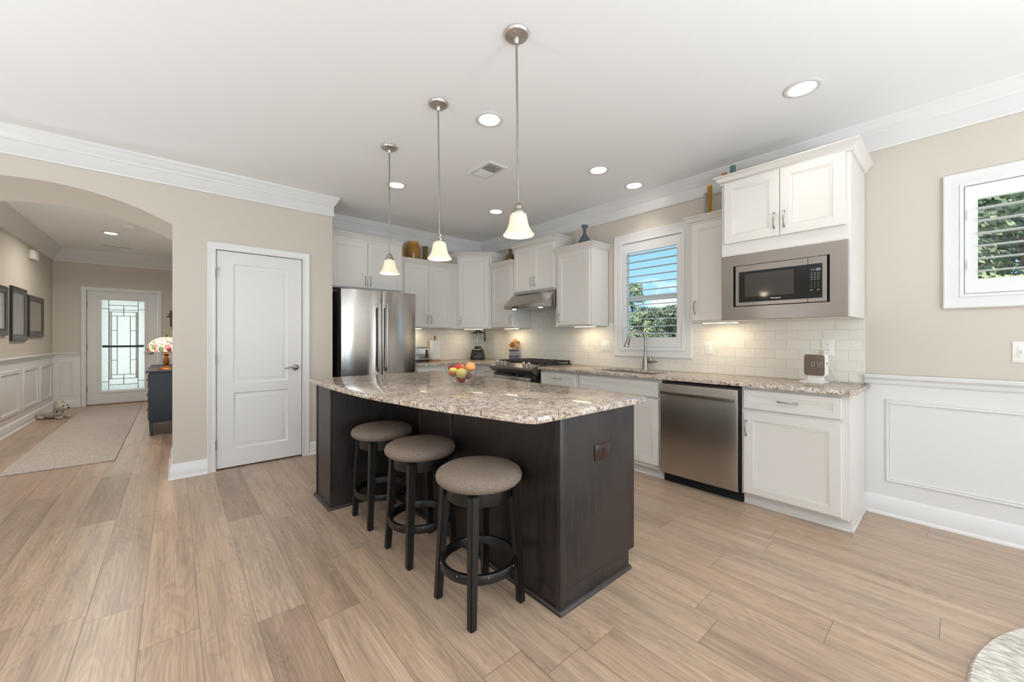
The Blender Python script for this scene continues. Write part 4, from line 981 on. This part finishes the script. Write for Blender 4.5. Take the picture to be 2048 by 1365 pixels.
# under-cabinet lights
S2 = Vector((1, 0, 0)); zb = SW + .010
bar_light('slim light bar under the cabinet beside the fridge', (2.45, 4.97, zb), X, .34, 1.0)
bar_light('slim light bar under the diagonal corner cabinet', (3.40, 4.80, zb), U3, .30, 1.0)
bar_light('slim light bar under the narrow cabinet left of the hood', (3.60, 4.16, zb), Y, .28, 1.0)
bar_light('slim light bar under the cabinet right of the hood', (3.60, 2.86, zb), Y, .30, 1.0)
bar_light('slim light bar under the cabinet left of the microwave', (3.60, 1.375, zb), Y, .30, 1.0)

# ceiling registers, detector
r = thing('ceiling_vent', 'white two-way air vent in the kitchen ceiling', 'vent', (2.155, 2.825, CZ))
MB().slab(Vector((2.05, 2.985, CZ)), X, -Y, -Z, .21, .32, .010, [(.028, .028, .182, .292)], [(0, 0), (.004, -.006), (.004, -.009)], ch=.003).build('frame', 'trim_white', r)
MB().box(2.08, 2.23, 2.695, 2.955, CZ - .004, CZ - .0015).build('duct', 'mark_grey', r)
m = MB()
for k in range(12):
    y = 2.705 + k * .0215; t_ = -.75 if k < 6 else .75
    m.box(-.075, .075, -.0008, .0008, -.008, .008, M=Matrix.Translation((2.155, y, CZ - .011)) @ Matrix.Rotation(t_, 4, 'X'))
m.build('louver', 'trim_white', r)
r = thing('ceiling_vent', 'narrow white air vent in the entry hall ceiling', 'vent', (-.76, 9.55, FZ))
MB().slab(Vector((-.94, 9.61, FZ)), X, -Y, -Z, .36, .12, .010, [(.02, .02, .34, .10)], [(0, 0), (.003, -.006)], ch=.003).build('frame', 'trim_white', r)
m = MB()
for k in range(14): m.box(-.92 + k * .024, -.91 + k * .024, 9.51, 9.59, FZ - .010, FZ - .004)
m.build('louver', 'mark_grey', r)
o = MB().lathe([(0, 0), (.070, 0), (.072, -.008), (.068, -.026), (.05, -.034), (0, -.036)], (-.49, 7.72, FZ), 32).build('smoke_detector', 'plastic_white', loc=(-.49, 7.72, FZ)); tag(o, 'round white smoke detector on the entry hall ceiling', 'smoke detector')

# wall outlets and switches on the tile and wall
XT = XW - T
outlet('power_outlet', 'white power outlet on the tile right of the sink window', (XT, 1.534, 1.142), -Y, Z, -X, .074, .118, 'plastic_white', 1)
o2 = outlet('power_outlet', 'white power outlet on the tile above the white digital clock', (XT, .660, 1.160), -Y, Z, -X, .078, .122, 'plastic_white', 1)
outlet('power_outlet', 'white power outlet on the tile under the cabinet right of the hood', (XT, 2.984, 1.144), -Y, Z, -X, .074, .118, 'plastic_white', 1)
outlet('light_switch', 'white double light switch left of the sink window', (XT, 2.680, 1.148), -Y, Z, -X, .118, .118, 'plastic_white', 2, kind='toggle')
outlet('light_switch', 'white light switch at the right edge, below the small window', (XW, -.262, 1.150), -Y, Z, -X, .118, .122, 'plastic_white', 2, kind='toggle')

# ------------------------------------------------------------------ things on the counters
# bedside-style clock
r = thing('digital_clock', 'white digital clock with taupe mirrored face at the counter end', 'clock', (3.56, .695, CT1))
Uc = Vector((-.17, -.985, 0)).normalized(); Nc = Vector((-.985, .17, 0)).normalized(); Oc = Vector((3.535, .700, 1.036))
MB().obox(Oc, Uc, Z, Nc, -.066, .066, -.080, .080, -.066, 0, .016, 4).build('case', 'plastic_white', r)
def rr(w, h, rad, n=6): return [(sx * (w - rad) + rad * math.cos(a), sy * (h - rad) + rad * math.sin(a)) for sx, sy, a0_ in ((1, 1, 0), (-1, 1, PI / 2), (-1, -1, PI), (1, -1, 1.5 * PI)) for a in [a0_ + PI / 2 * k / n for k in range(n + 1)]]
MB().prism(rr(.064, .077, .018), -.002, .0022, Oc, Uc, Z, Nc, b=.001).build('face', 'clock_face', r)
m = MB(); seg_text(m, '10:59', .034, .0125, Oc + Uc * -.030 + Z * -.012 + Nc * .0022, Uc, Z, Nc, .0022, .0060); m.build('digits', 'digit_pale', r)
MB().obox(Vector((3.545, .700, CT1)), Uc, Z, Nc, -.070, .070, 0, .014, -.05, .075, .005, 3).build('base', 'plastic_white', r)
MB().obox(Vector((3.535, .700, CT1 + .012)), Uc, Z, Nc, -.05, .05, 0, .045, -.04, -.018, .004).build('neck', 'plastic_white', r)
m = MB(); sd = Oc + Uc * .066 + Nc * -.03
m.obox(sd, Nc, Z, Uc, -.006, .006, .004, .020, 0, .0012, .0005, 1); m.obox(sd, Nc, Z, Uc, -.002, .002, -.010, -.005, 0, .0012); m.build('port', 'plastic_black', r)
pg = thing('power_adapter', 'white plug adapter in the outlet above the white digital clock', 'charger', (XT - .012, .660, 1.141))
MB().box(XT - .040, XT - .0105, .638, .682, 1.098, 1.140, .005, 3).build('plug', 'plastic_white', pg)
cp = [(XT - .03, .66, 1.10), (XT - .03, .655, 1.05), (XT - .035, .62, .97), (XT - .05, .585, .913), (XT - .09, .58, .910), (3.62, .60, .910), (3.63, .625, .918), (3.60, .66, .925)]
def smooth_path(P, n=6):
    P = [Vector(p) for p in P]; Q = [P[0]] + P + [P[-1]]; out = []
    for i in range(1, len(Q) - 2):
        for k in range(n):
            t = k / n; a, b, c_, d_ = Q[i - 1], Q[i], Q[i + 1], Q[i + 2]
            out.append(.5 * ((2 * b) + (c_ - a) * t + (2 * a - 5 * b + 4 * c_ - d_) * t * t + (3 * b - a - 3 * c_ + d_) * t ** 3))
    return out + [P[-1]]
MB().tube(smooth_path(cp), .0022, 6).build('cable', 'plastic_white', pg)

# fruit bowl
bx, by = 1.500, 2.275
r = thing('fruit_bowl', 'clear glass footed bowl of fruit on the island', 'bowl', (bx, by, CT1))
ou = [(0, .001), (.040, .001), (.043, .003), (.037, .007), (.050, .012), (.070, .032), (.088, .062), (.103, .094), (.112, .116)]
inn = [(.109, .116), (.100, .095), (.085, .064), (.067, .035), (.048, .016), (.030, .011), (0, .010)]
MB().lathe(ou + inn, (bx, by, CT1), 48).build('glass', 'thin_glass', r, smooth=60)
RV, DV = Vector((.7555, -.655, 0)), Vector((.655, .7555, 0))
def fruit(name, label, du, dd_, z, rad, mat, tilt=(0, 0), stem=True, blush=None):
    c = Vector((bx, by, z)) + RV * du + DV * dd_
    r = thing(name, label, 'fruit', c, 'fruit in the glass bowl')
    pf = []
    for k in range(17):
        a = PI * k / 16; q = rad * math.sin(a) * (1.03 + .07 * math.cos(a)); z_ = rad * .94 * math.cos(a) - (rad * .32 * math.exp(-(q / (rad * .28)) ** 2) if k < 8 else -rad * .12 * math.exp(-(q / (rad * .25)) ** 2))
        pf.append((max(0, q) if k not in (0, 16) else 0, z_))
    M_ = Matrix.Rotation(tilt[1], 4, DV) @ Matrix.Rotation(tilt[0], 4, RV)
    MB().lathe(pf, c, 28, M_).build('skin', mat, r, smooth=80)
    if stem:
        q = MB(); q.tube([(M_ @ Vector((0, 0, rad * .55))) + c, (M_ @ Vector((.002, 0, rad * .98))) + c], [.0016, .0014], 6); q.build('stem', 'stem_brown', r)
def bicolor(name, c1, c2, axis='Z', a=0.0, b=.02):
    m, t, p = newmat(name); K = t.links.new
    c = nd(t, 'ShaderNodeTexCoord'); s = nd(t, 'ShaderNodeSeparateXYZ'); K(c.outputs['Object'], s.inputs[0]); n = nd(t, 'ShaderNodeTexNoise'); n.inputs['Scale'].default_value = 40; K(c.outputs['Object'], n.inputs[0])
    ad = nd(t, 'ShaderNodeMath', operation='MULTIPLY_ADD'); K(n.outputs[0], ad.inputs[0]); ad.inputs[1].default_value = .03; K(s.outputs[axis], ad.inputs[2])
    mr = nd(t, 'ShaderNodeMapRange'); mr.inputs['From Min'].default_value = a; mr.inputs['From Max'].default_value = b; K(ad.outputs[0], mr.inputs[0])
    x = nd(t, 'ShaderNodeMix', data_type='RGBA'); x.inputs['A'].default_value = c1; x.inputs['B'].default_value = c2; K(mr.outputs[0], x.inputs['Factor']); K(x.outputs['Result'], p.inputs['Base Color']); p.inputs['Roughness'].default_value = .3
bicolor('apple_bicolor', srgb(196, 84, 52), srgb(220, 206, 92), 'Z', .012, .032)
bicolor('apple_orange', srgb(178, 46, 44), srgb(224, 146, 76), 'X', .0, .03)
fruit('apple', 'yellow-topped red apple at the front left of the glass bowl', -.050, -.006, .996, .034, 'apple_bicolor', (-.75, -.1), False)
fruit('apple', 'pale yellow apple at the front middle of the bowl', .012, -.046, .993, .036, 'apple_yellow', (.2, 0), False)
fruit('apple', 'red and orange apple topmost at the back of the bowl', -.014, .036, 1.018, .040, 'apple_orange', (-.3, 0))
fruit('peach', 'orange peach at the right of the bowl', .066, .016, 1.030, .035, 'peach', (.3, .2), False)
fruit('apple', 'red apple at the bottom of the bowl', .004, .004, .949, .031, 'apple_red', (-.5, .3))
fruit('apple', 'small dark red apple at the left rim of the bowl', -.066, .028, 1.018, .026, 'apple_dark', (.1, 0))
fruit('plum', 'dark purple plum at the right, under the peach', .056, -.022, .972, .024, 'plum', (0, 0), False)

# blender
bl = Vector((3.50, 4.83, CT1)); ang = math.atan2(-.7, -.7)
r = thing('blender', 'black countertop blender standing in the counter corner', 'blender', bl)
Mb = Matrix.Translation(bl) @ Matrix.Rotation(ang + PI / 2, 4, 'Z')
m = MB(); t = bmesh.new(); prev = None
for z, w, dpt in ((0, .100, .105), (.02, .104, .108), (.05, .102, .106), (.13, .090, .093), (.155, .080, .082), (.165, .062, .064)):
    ring = [t.verts.new((x, y, z)) for x, y in rr(w, dpt, .03, 4)]
    if prev: [t.faces.new((prev[k], prev[(k + 1) % len(ring)], ring[(k + 1) % len(ring)], ring[k])) for k in range(len(ring))]
    else: t.faces.new(ring[::-1])
    prev = ring
t.faces.new(prev); bmesh.ops.recalc_face_normals(t, faces=t.faces[:]); m.add(t, Mb); m.build('motor_base', 'plastic_black', r)
m = MB(); qd = Matrix.Rotation(PI / 2 + .28, 4, 'X')
m.lathe([(0, 0), (.024, 0), (.022, .008), (0, .008)], (0, 0, 0), 20, Mb @ Matrix.Translation((-.025, -.098, .09)) @ qd)
m.build('dial', 'plastic_black', r)
m = MB(); m.lathe([(.022, 0), (.026, 0), (.026, .003), (.022, .003), (.022, 0)], (0, 0, 0), 24, Mb @ Matrix.Translation((-.025, -.098, .09)) @ qd); m.box(.03, .036, -.106, -.100, .075, .115, M=Mb); m.box(-.05, .05, -.1095, -.108, .046, .048, M=Mb); m.build('panel_marks', 'mark_grey', r)
MB().lathe([(0, .164), (.052, .164), (.050, .20), (.048, .205), (0, .205)], (0, 0, 0), 24, Mb).build('collar', 'plastic_black', r)
MB().lathe([(.044, .205), (.066, .40), (.063, .40), (.041, .208), (0, .208)], (0, 0, 0), 28, Mb).build('jug', 'thin_glass', r)
m = MB(); m.lathe([(0, .398), (.072, .398), (.074, .425), (.05, .432), (.03, .45), (0, .45)], (0, 0, 0), 28, Mb); m.box(-.10, -.05, -.02, .02, .40, .425, .005, M=Mb); m.build('lid', 'plastic_black', r)
m = MB(); m.box(.055, .115, -.013, .013, .40, .43, .006, M=Mb); m.box(.090, .116, -.013, .013, .28, .42, .006, M=Mb); m.build('handle', 'plastic_black', r)

# utensil crock
kx, ky = 3.665, 4.19
r = thing('utensil_crock', 'blue stoneware crock with white bands beside the range', 'crock', (kx, ky, CT1))
MB().lathe([(0, 0), (.064, 0), (.068, .004), (.068, .150), (.071, .153), (.071, .160), (.062, .160), (.061, .012), (0, .012)], (kx, ky, CT1), 36).build('jar', 'crock_blue', r)
m = MB(); m.lathe([(.0684, .152), (.0716, .153), (.0716, .161), (.061, .161)], (kx, ky, CT1), 36); m.build('rim_band', 'crock_rim', r)
m = MB()
for zz, n_ in ((.125, 16), (.098, 18)):
    for k in range(n_):
        a = 2 * PI * k / n_; m.ball((kx + .0675 * math.cos(a), ky + .0675 * math.sin(a), CT1 + zz), .0085, (1, 1, .8 if k % 2 else 1.25), 8, 6)
m.build('white_lettering_band', 'crock_white', r)
SP = [('spoon', 'light wooden spoon leaning left in the blue crock', -.030, .00, -.040, .25, 'light_wood', .022), ('spoon', 'large golden wooden spoon, tallest in the blue crock', .012, .012, .014, .315, 'light_wood', .036),
      ('spoon', 'dark wooden spoon leaning far right in the blue crock', .030, -.004, .055, .28, 'dark_spoon', .028), ('spatula', 'flat wooden spatula left of the largest spoon in the crock', -.01, -.02, -.012, .275, 'dark_spoon', .030),
      ('spatula', 'broad pale wooden turner at the right of the blue crock', .022, -.026, .046, .255, 'light_wood', .034)]
for nm, lb, du, dd_, lean, hh, mt, hr in SP:
    b0 = Vector((kx, ky, CT1 + .016)) + RV * du * .4 + DV * dd_; tp = Vector((kx, ky, CT1 + hh)) + RV * (du * .4 + lean) + DV * dd_
    r = thing(nm, lb, 'utensil', b0, 'wooden utensils in the crock'); ax = (tp - b0).normalized()
    MB().tube([b0, b0 + ax * (hh - .05)], [.005, .006], 8).build('handle', mt, r)
    xq = (RV - ax * RV.dot(ax)).normalized(); yq = ax.cross(xq)
    q = Matrix((xq, yq, ax)).transposed().to_4x4()
    if nm == 'spoon': MB().ball(tp - ax * hr, hr, (.92, .32, 1.3), 18, 12, q).build('bowl', mt, r)
    else: MB().obox(tp - ax * hr * 2.0, xq, ax, yq, -hr * .8, hr * .8, -hr * .5, hr * 1.9, -.004, .004, .003).build('blade', mt, r)

# paper towel holder
tx, ty = 2.83, 4.96
r = thing('paper_towel_holder', 'wooden stand holding a white paper towel roll on the back counter', 'paper towel holder', (tx, ty, CT1))
MB().lathe([(0, 0), (.080, 0), (.083, .006), (.083, .018), (.078, .024), (0, .024)], (tx, ty, CT1), 32).build('base', 'light_wood', r)
MB().lathe([(0, .024), (.009, .024), (.009, .325), (.017, .328), (.019, .345), (.015, .357), (0, .36)], (tx, ty, CT1), 20).build('post', 'dark_spoon', r)
MB().lathe([(.020, .026), (.074, .026), (.074, .296), (.020, .296), (.020, .026)], (tx, ty, CT1), 32).build('paper_roll', 'paper_white', r)
# toaster
r = thing('toaster', 'chrome toaster on the back counter, partly behind the fridge', 'toaster', (2.53, 4.88, CT1))
MB().box(2.39, 2.655, 4.79, 4.97, CT1 + .022, CT1 + .205, .022, 4).build('shell', 'chrome', r)
MB().box(2.395, 2.65, 4.795, 4.965, CT1 + .008, CT1 + .028, .006).build('base', 'plastic_black', r)
for x in (2.41, 2.635):
    for y in (4.81, 4.95): MB().cyl((x, y, CT1), .010, 0, .012, 12).build('foot', 'rubber', r)
m = MB(); m.box(2.42, 2.63, 4.83, 4.855, CT1 + .2035, CT1 + .206); m.box(2.42, 2.63, 4.905, 4.93, CT1 + .2035, CT1 + .206); m.build('slot', 'black_gap', r)
m = MB(); m.box(2.653, 2.675, 4.86, 4.90, CT1 + .13, CT1 + .15, .004); m.build('lever', 'plastic_black', r)
m = MB(); m.box(2.59, 2.62, 4.787, 4.791, CT1 + .06, CT1 + .17); m.build('control_strip', 'plastic_black', r)

# decorative glass on the cabinets
ZS = SH
def vase(name, label, c, prof, mat, n=32, thick=.004):
    z_ = max(p[1] for p in prof); inn = [(max(a - thick, .001), b) for a, b in prof[::-1] if b > thick * 2 and a > thick] + [(0, thick * 2)]
    o = MB().lathe([(0, 0)] + prof + inn, c, n).build(name, mat, loc=c, smooth=70)
    return tag(o, label, 'vase')
vase('vase', 'bulging amber glass jar on the cabinet beside the fridge cabinet', (2.47, 4.92, ZS), [(.060, 0), (.075, .03), (.092, .12), (.098, .19), (.088, .25), (.074, .28), (.078, .30)], 'amber_glass', thick=.006)
vase('vase', 'tan glass jar half hidden at the fridge cabinet edge', (2.31, 5.0, ZS), [(.050, 0), (.058, .05), (.064, .14), (.05, .24), (.04, .27)], 'vase_tan')
o = vase('vase', 'slim brown patterned vase right of the amber jar', (2.665, 4.93, ZS), [(.034, 0), (.034, .25), (.036, .272)], 'olive_glass')
vase('bowl', 'low tan bowl on the cabinet behind the middle pendant', (2.85, 4.92, ZS), [(.050, 0), (.09, .05), (.105, .085)], 'vase_tan')
vase('bottle', 'round olive glass bottle on the narrow cabinet by the corner', (3.60, 4.19, ZS), [(.045, 0), (.064, .03), (.072, .08), (.066, .13), (.045, .17), (.020, .195), (.018, .225), (.026, .228), (.026, .245)], 'olive_glass')
vase('decanter', 'smoky blue glass decanter on the cabinet right of the hood', (3.58, 2.845, ZS), [(.070, 0), (.072, .06), (.070, .10), (.050, .145), (.026, .175), (.019, .20), (.018, .25), (.034, .262), (.038, .29)], 'smoke_glass')
vase('vase', 'tall amber glass cylinder on the cabinet left of the microwave', (3.60, 1.462, ZS), [(.022, 0), (.022, .34)], 'amber_glass')
vase('vase', 'clear lilac glass cylinder left of the amber cylinder', (3.61, 1.505, ZS), [(.016, 0), (.016, .29)], 'lilac_glass')
vase('vase', 'tallest amber glass vase, against the deep microwave cabinet', (3.59, 1.335, ZS), [(.026, 0), (.028, .02), (.020, .04), (.021, .41)], 'amber_glass')
vase('vase', 'tall teal glass cylinder behind the deep microwave cabinet', (3.58, 1.265, ZS), [(.023, 0), (.023, .445)], 'teal_glass')

# ------------------------------------------------------------------ entry hall
def mirror(label, y0, y1, z0, z1):
    r = thing('wall_mirror', label, 'mirror', (FX0, (y0 + y1) / 2, z0), 'framed mirrors in the entry hall')
    MB().sweep([(y0, z0), (y1, z0), (y1, z1), (y0, z1)], [(0, 0), (0, .022), (.012, .027), (.055, .022), (.085, .014), (.09, .010), (.09, 0)], Vector((FX0, 0, 0)), Y, Z, X, closed=True).build('frame', 'frame_dark', r)
    MB().box(FX0 + .004, FX0 + .012, y0 + .08, y1 - .08, z0 + .08, z1 - .08).build('glass', 'mirror_glass', r)
mirror('dark-framed mirror at the left picture edge, in the entry hall', 7.08, 7.91, 1.265, 1.88)
mirror('tall dark-framed mirror between the other two in the entry hall', 8.06, 8.75, 1.195, 1.92)
mirror('dark-framed mirror nearest the front door', 8.86, 9.68, 1.255, 1.865)
r = thing('door_chime', 'white door chime box high on the entry hall wall', 'chime', (FX0, 9.05, 2.40))
MB().box(FX0, FX0 + .06, 8.93, 9.17, 2.405, 2.535, .012, 3).build('cover', 'plastic_white', r)
o = MB(); yb = FY
o.box(-.13, .02, yb - .02, yb - .004, 1.655, 1.675, .004); o.box(-.075, -.045, yb - .02, yb - .004, 1.47, 1.79, .004)
o.lathe([(.03, 0), (.04, 0), (.04, .008), (.03, .008), (.03, 0)], (0, 0, 0), 20, Matrix.Translation((-.06, yb - .012, 1.70)) @ Matrix.Rotation(PI / 2, 4, 'X'))
o.tube([(-.06, yb - .016, 1.52), (-.04, yb - .03, 1.45), (-.03, yb - .02, 1.38)], .008, 8)
o = o.build('wall_cross', 'cross_iron', loc=(-.06, yb, 1.6)); tag(o, 'dark iron wall cross right of the front door', 'wall decoration')
# runner and round rug
o = MB().box(-1.195, -.455, 5.57, 9.80, .0005, .010, .004, 2).build('runner_rug', 'runner_rug', loc=(-.83, 7.7, 0)); tag(o, 'long beige runner rug on the entry hall floor', 'rug')
rx, ry, rr_ = 2.10, -1.255, 1.24
m = MB(); m.lathe([(0, .0005), (rr_ - .006, .0005), (rr_, .006), (rr_ - .008, .016), (rr_ - .03, .018), (0, .018)], (rx, ry, 0), 96)
o = m.build('round_rug', 'round_rug', loc=(rx, ry, 0)); tag(o, 'round woven grey-beige rug at the lower right corner', 'rug')
# chest and lamp
r = thing('chest', 'dark navy chest standing just past the archway', 'chest', (0, 7.4, 0))
c0, c1, c2, c3 = -.245, .205, 6.66, 8.12
MB().box(c0, c1, c2, c3, .165, .797, .004).build('body', 'chest_paint', r)
MB().box(c0 - .03, c1 + .02, c2 - .03, c3 + .03, .797, .825, .006, 3).build('top', 'chest_paint', r)
for x in (c0 + .022, c1 - .022):
    for y in (c2 + .022, c3 - .022): MB().frustum((x, y, 0), (.016, .016), (x, y, .165), (.023, .023)).build('leg', 'chest_paint', r)
for k in range(3):
    for j in range(2):
        o = MB().slab(Vector((c0, c2 + .05 + .69 * (j + 1), .19 + k * .2)), -Y, Z, -X, .67, .18, .014).build('drawer', 'chest_paint', r)
        MB().ball((c0 - .026, c2 + .05 + .69 * j + .36, .28 + k * .2), .014, u=12, v=8).build('knob', 'bronze', o)
lx, ly, lz = -.085, 6.84, .825
r = thing('table_lamp', 'lit stained-glass table lamp with floral shade on the navy chest', 'lamp', (lx, ly, lz))
MB().lathe([(0, 0), (.085, 0), (.088, .006), (.08, .014), (.04, .028), (.026, .040), (.020, .055), (.030, .075), (.034, .10), (.028, .13), (.018, .16), (.016, .175), (.024, .185), (.03, .205), (.012, .21), (.012, .25), (0, .25)], (lx, ly, lz), 28).build('base', 'bronze', r)
MB().lathe([(.185, .235), (.190, .255), (.186, .285), (.172, .33), (.145, .37), (.10, .40), (.05, .418), (.02, .422), (.02, .418), (.05, .414), (.098, .396), (.142, .366), (.168, .328), (.182, .285), (.186, .255), (.182, .235), (.185, .235)], (lx, ly, lz), 36).build('shade', 'stained_shade', r)
MB().lathe([(0, .418), (.012, .42), (.008, .44), (.012, .45), (.004, .465), (0, .466)], (lx, ly, lz), 14).build('finial', 'bronze', r)
light('table_lamp_glow', 'POINT', (lx, ly, lz + .30), 5.0, (1, .82, .58), shadow_soft_size=.03)
# plush toy
tx, ty = -1.40, 9.10
r = thing('plush_dog', 'small grey plush dog lying on the floor by the entry hall baseboard', 'toy', (tx, ty, 0))
F = Vector((.80, -.62, 0)).normalized(); S_ = Vector((-F.y, F.x, 0)); B0 = Vector((tx, ty, 0))
def bl_(m, f, s_, z, r_, sc_=(1, 1, 1)):
    Mx = Matrix((F.to_4d() * 1, S_.to_4d(), Z.to_4d(), (0, 0, 0, 1))).transposed(); Mx[3] = (0, 0, 0, 1); Mx[0][3] = Mx[1][3] = Mx[2][3] = 0
    m.ball(B0 + F * f + S_ * s_ + Z * z, r_, sc_, 16, 12, Mx)
m = MB(); bl_(m, -.06, 0, .072, .075, (2.0, 1.0, .92)); bl_(m, -.17, 0, .065, .07, (1.0, 1.1, .9)); bl_(m, .06, 0, .10, .06, (1, .9, 1.2)); bl_(m, .095, 0, .178, .074, (1.0, .95, .92)); bl_(m, .160, 0, .162, .040, (1.3, .9, .8))
for s_ in (-.055, .055): bl_(m, .13, s_, .022, .024, (2.6, .9, .85)); bl_(m, -.12, s_ * 1.4, .026, .028, (2.2, .9, .9))
m.build('body', 'toy_plush', r, smooth=80)
for s_ in (-.05, .05):
    m = MB(); bl_(m, .075, s_, .250, .026, (.6, .8, 1.5)); m.build('ear', 'toy_plush', r, smooth=80)
    m = MB(); bl_(m, .163, s_ * .6, .200, .009); m.build('eye', 'toy_black', r)
m = MB(); bl_(m, .210, 0, .168, .013); m.build('nose', 'toy_black', r)
m = MB(); bl_(m, .085, 0, .112, .012); bl_(m, .085, -.03, .112, .020, (.6, 1.3, .9)); bl_(m, .085, .03, .112, .020, (.6, 1.3, .9)); m.build('bow_tie', 'toy_black', r)

# ------------------------------------------------------------------ outdoors seen through the windows
st(MB().box(XW + .16, 60, -25, 50, -.5, -.35), 'ground', 'lawn_green')
def tree(label, x, y, h, rad, mat, n, z0=.2, leaf=.12):
    r = thing('tree', label, 'tree', (x, y, -.35), 'trees outside the windows')
    MB().tube([(x, y, -.36), (x + .1, y, h * .3), (x - .05, y + .1, h * .75)], [.16, .12, .05], 8).build('trunk', 'tree_bark', r)
    vs, fs = [], []; rnd = random.Random(int(x * 100 + y)); cl = []
    for k in range(max(40, int(rad * 60))):
        a = rnd.uniform(0, 2 * PI); q = rad * math.sqrt(rnd.random()); zz = z0 + (h - z0) * rnd.random() ** .8
        f = 1 - .55 * max(0, (zz - z0) / (h - z0)) ** 2
        cl.append((x + q * f * math.cos(a), y + q * f * math.sin(a), zz, rnd.uniform(.4, .8) * (.22 + .30 * rad)))
    for i in range(n):
        c = cl[rnd.randrange(len(cl))]; d_ = Vector((rnd.gauss(0, 1), rnd.gauss(0, 1), rnd.gauss(0, 1))).normalized(); p = Vector(c[:3]) + d_ * c[3] * rnd.uniform(.6, 1.0)
        if p.z > h: p.z = h - rnd.random() * .2
        nn = (d_ + Vector((rnd.gauss(0, .5), rnd.gauss(0, .5), rnd.gauss(0, .5) + .4))).normalized(); u = nn.orthogonal().normalized(); v = nn.cross(u); s_ = leaf * rnd.uniform(.6, 1.3); b = len(vs)
        vs += [p - u * s_, p + v * s_ * .55, p + u * s_, p - v * s_ * .55]; fs.append((b, b + 1, b + 2, b + 3))
    me = bpy.data.meshes.new('foliage'); me.from_pydata([v - WL[r.name] for v in vs], [], fs); me.materials.append(MATS[mat])
    o = bpy.data.objects.new('foliage', me); COL.objects.link(o); o.parent = r
TR = [('tall tree rising at the left of the sink window', 23.6, 14.6, 5.0, .95, 'leaf_mid', 5000, .6, .08), ('dense grey-green tree low at the left of the sink window', 15.6, 9.25, 2.35, .72, 'leaf_mid', 11000, .0, .06),
      ('dark tree low in the middle of the sink window', 18.2, 9.85, 2.75, .85, 'leaf_dark', 12000, .0, .07), ('dark tree low at the right of the sink window', 15.2, 7.35, 2.55, .75, 'leaf_dark', 12000, .0, .06),
      ('big leafy tree filling the small right window', 10.0, -.75, 4.6, 1.7, 'leaf_mid', 30000, .2, .055), ('sunlit yellow-green shrub low in the small right window', 7.4, -.42, 1.95, .30, 'leaf_light', 3000, .2, .03), ('dark tree behind the leafy one in the small right window', 16, -1.6, 6.5, 2.4, 'leaf_dark', 20000, .2, .09)]
for a in TR: tree(*a)
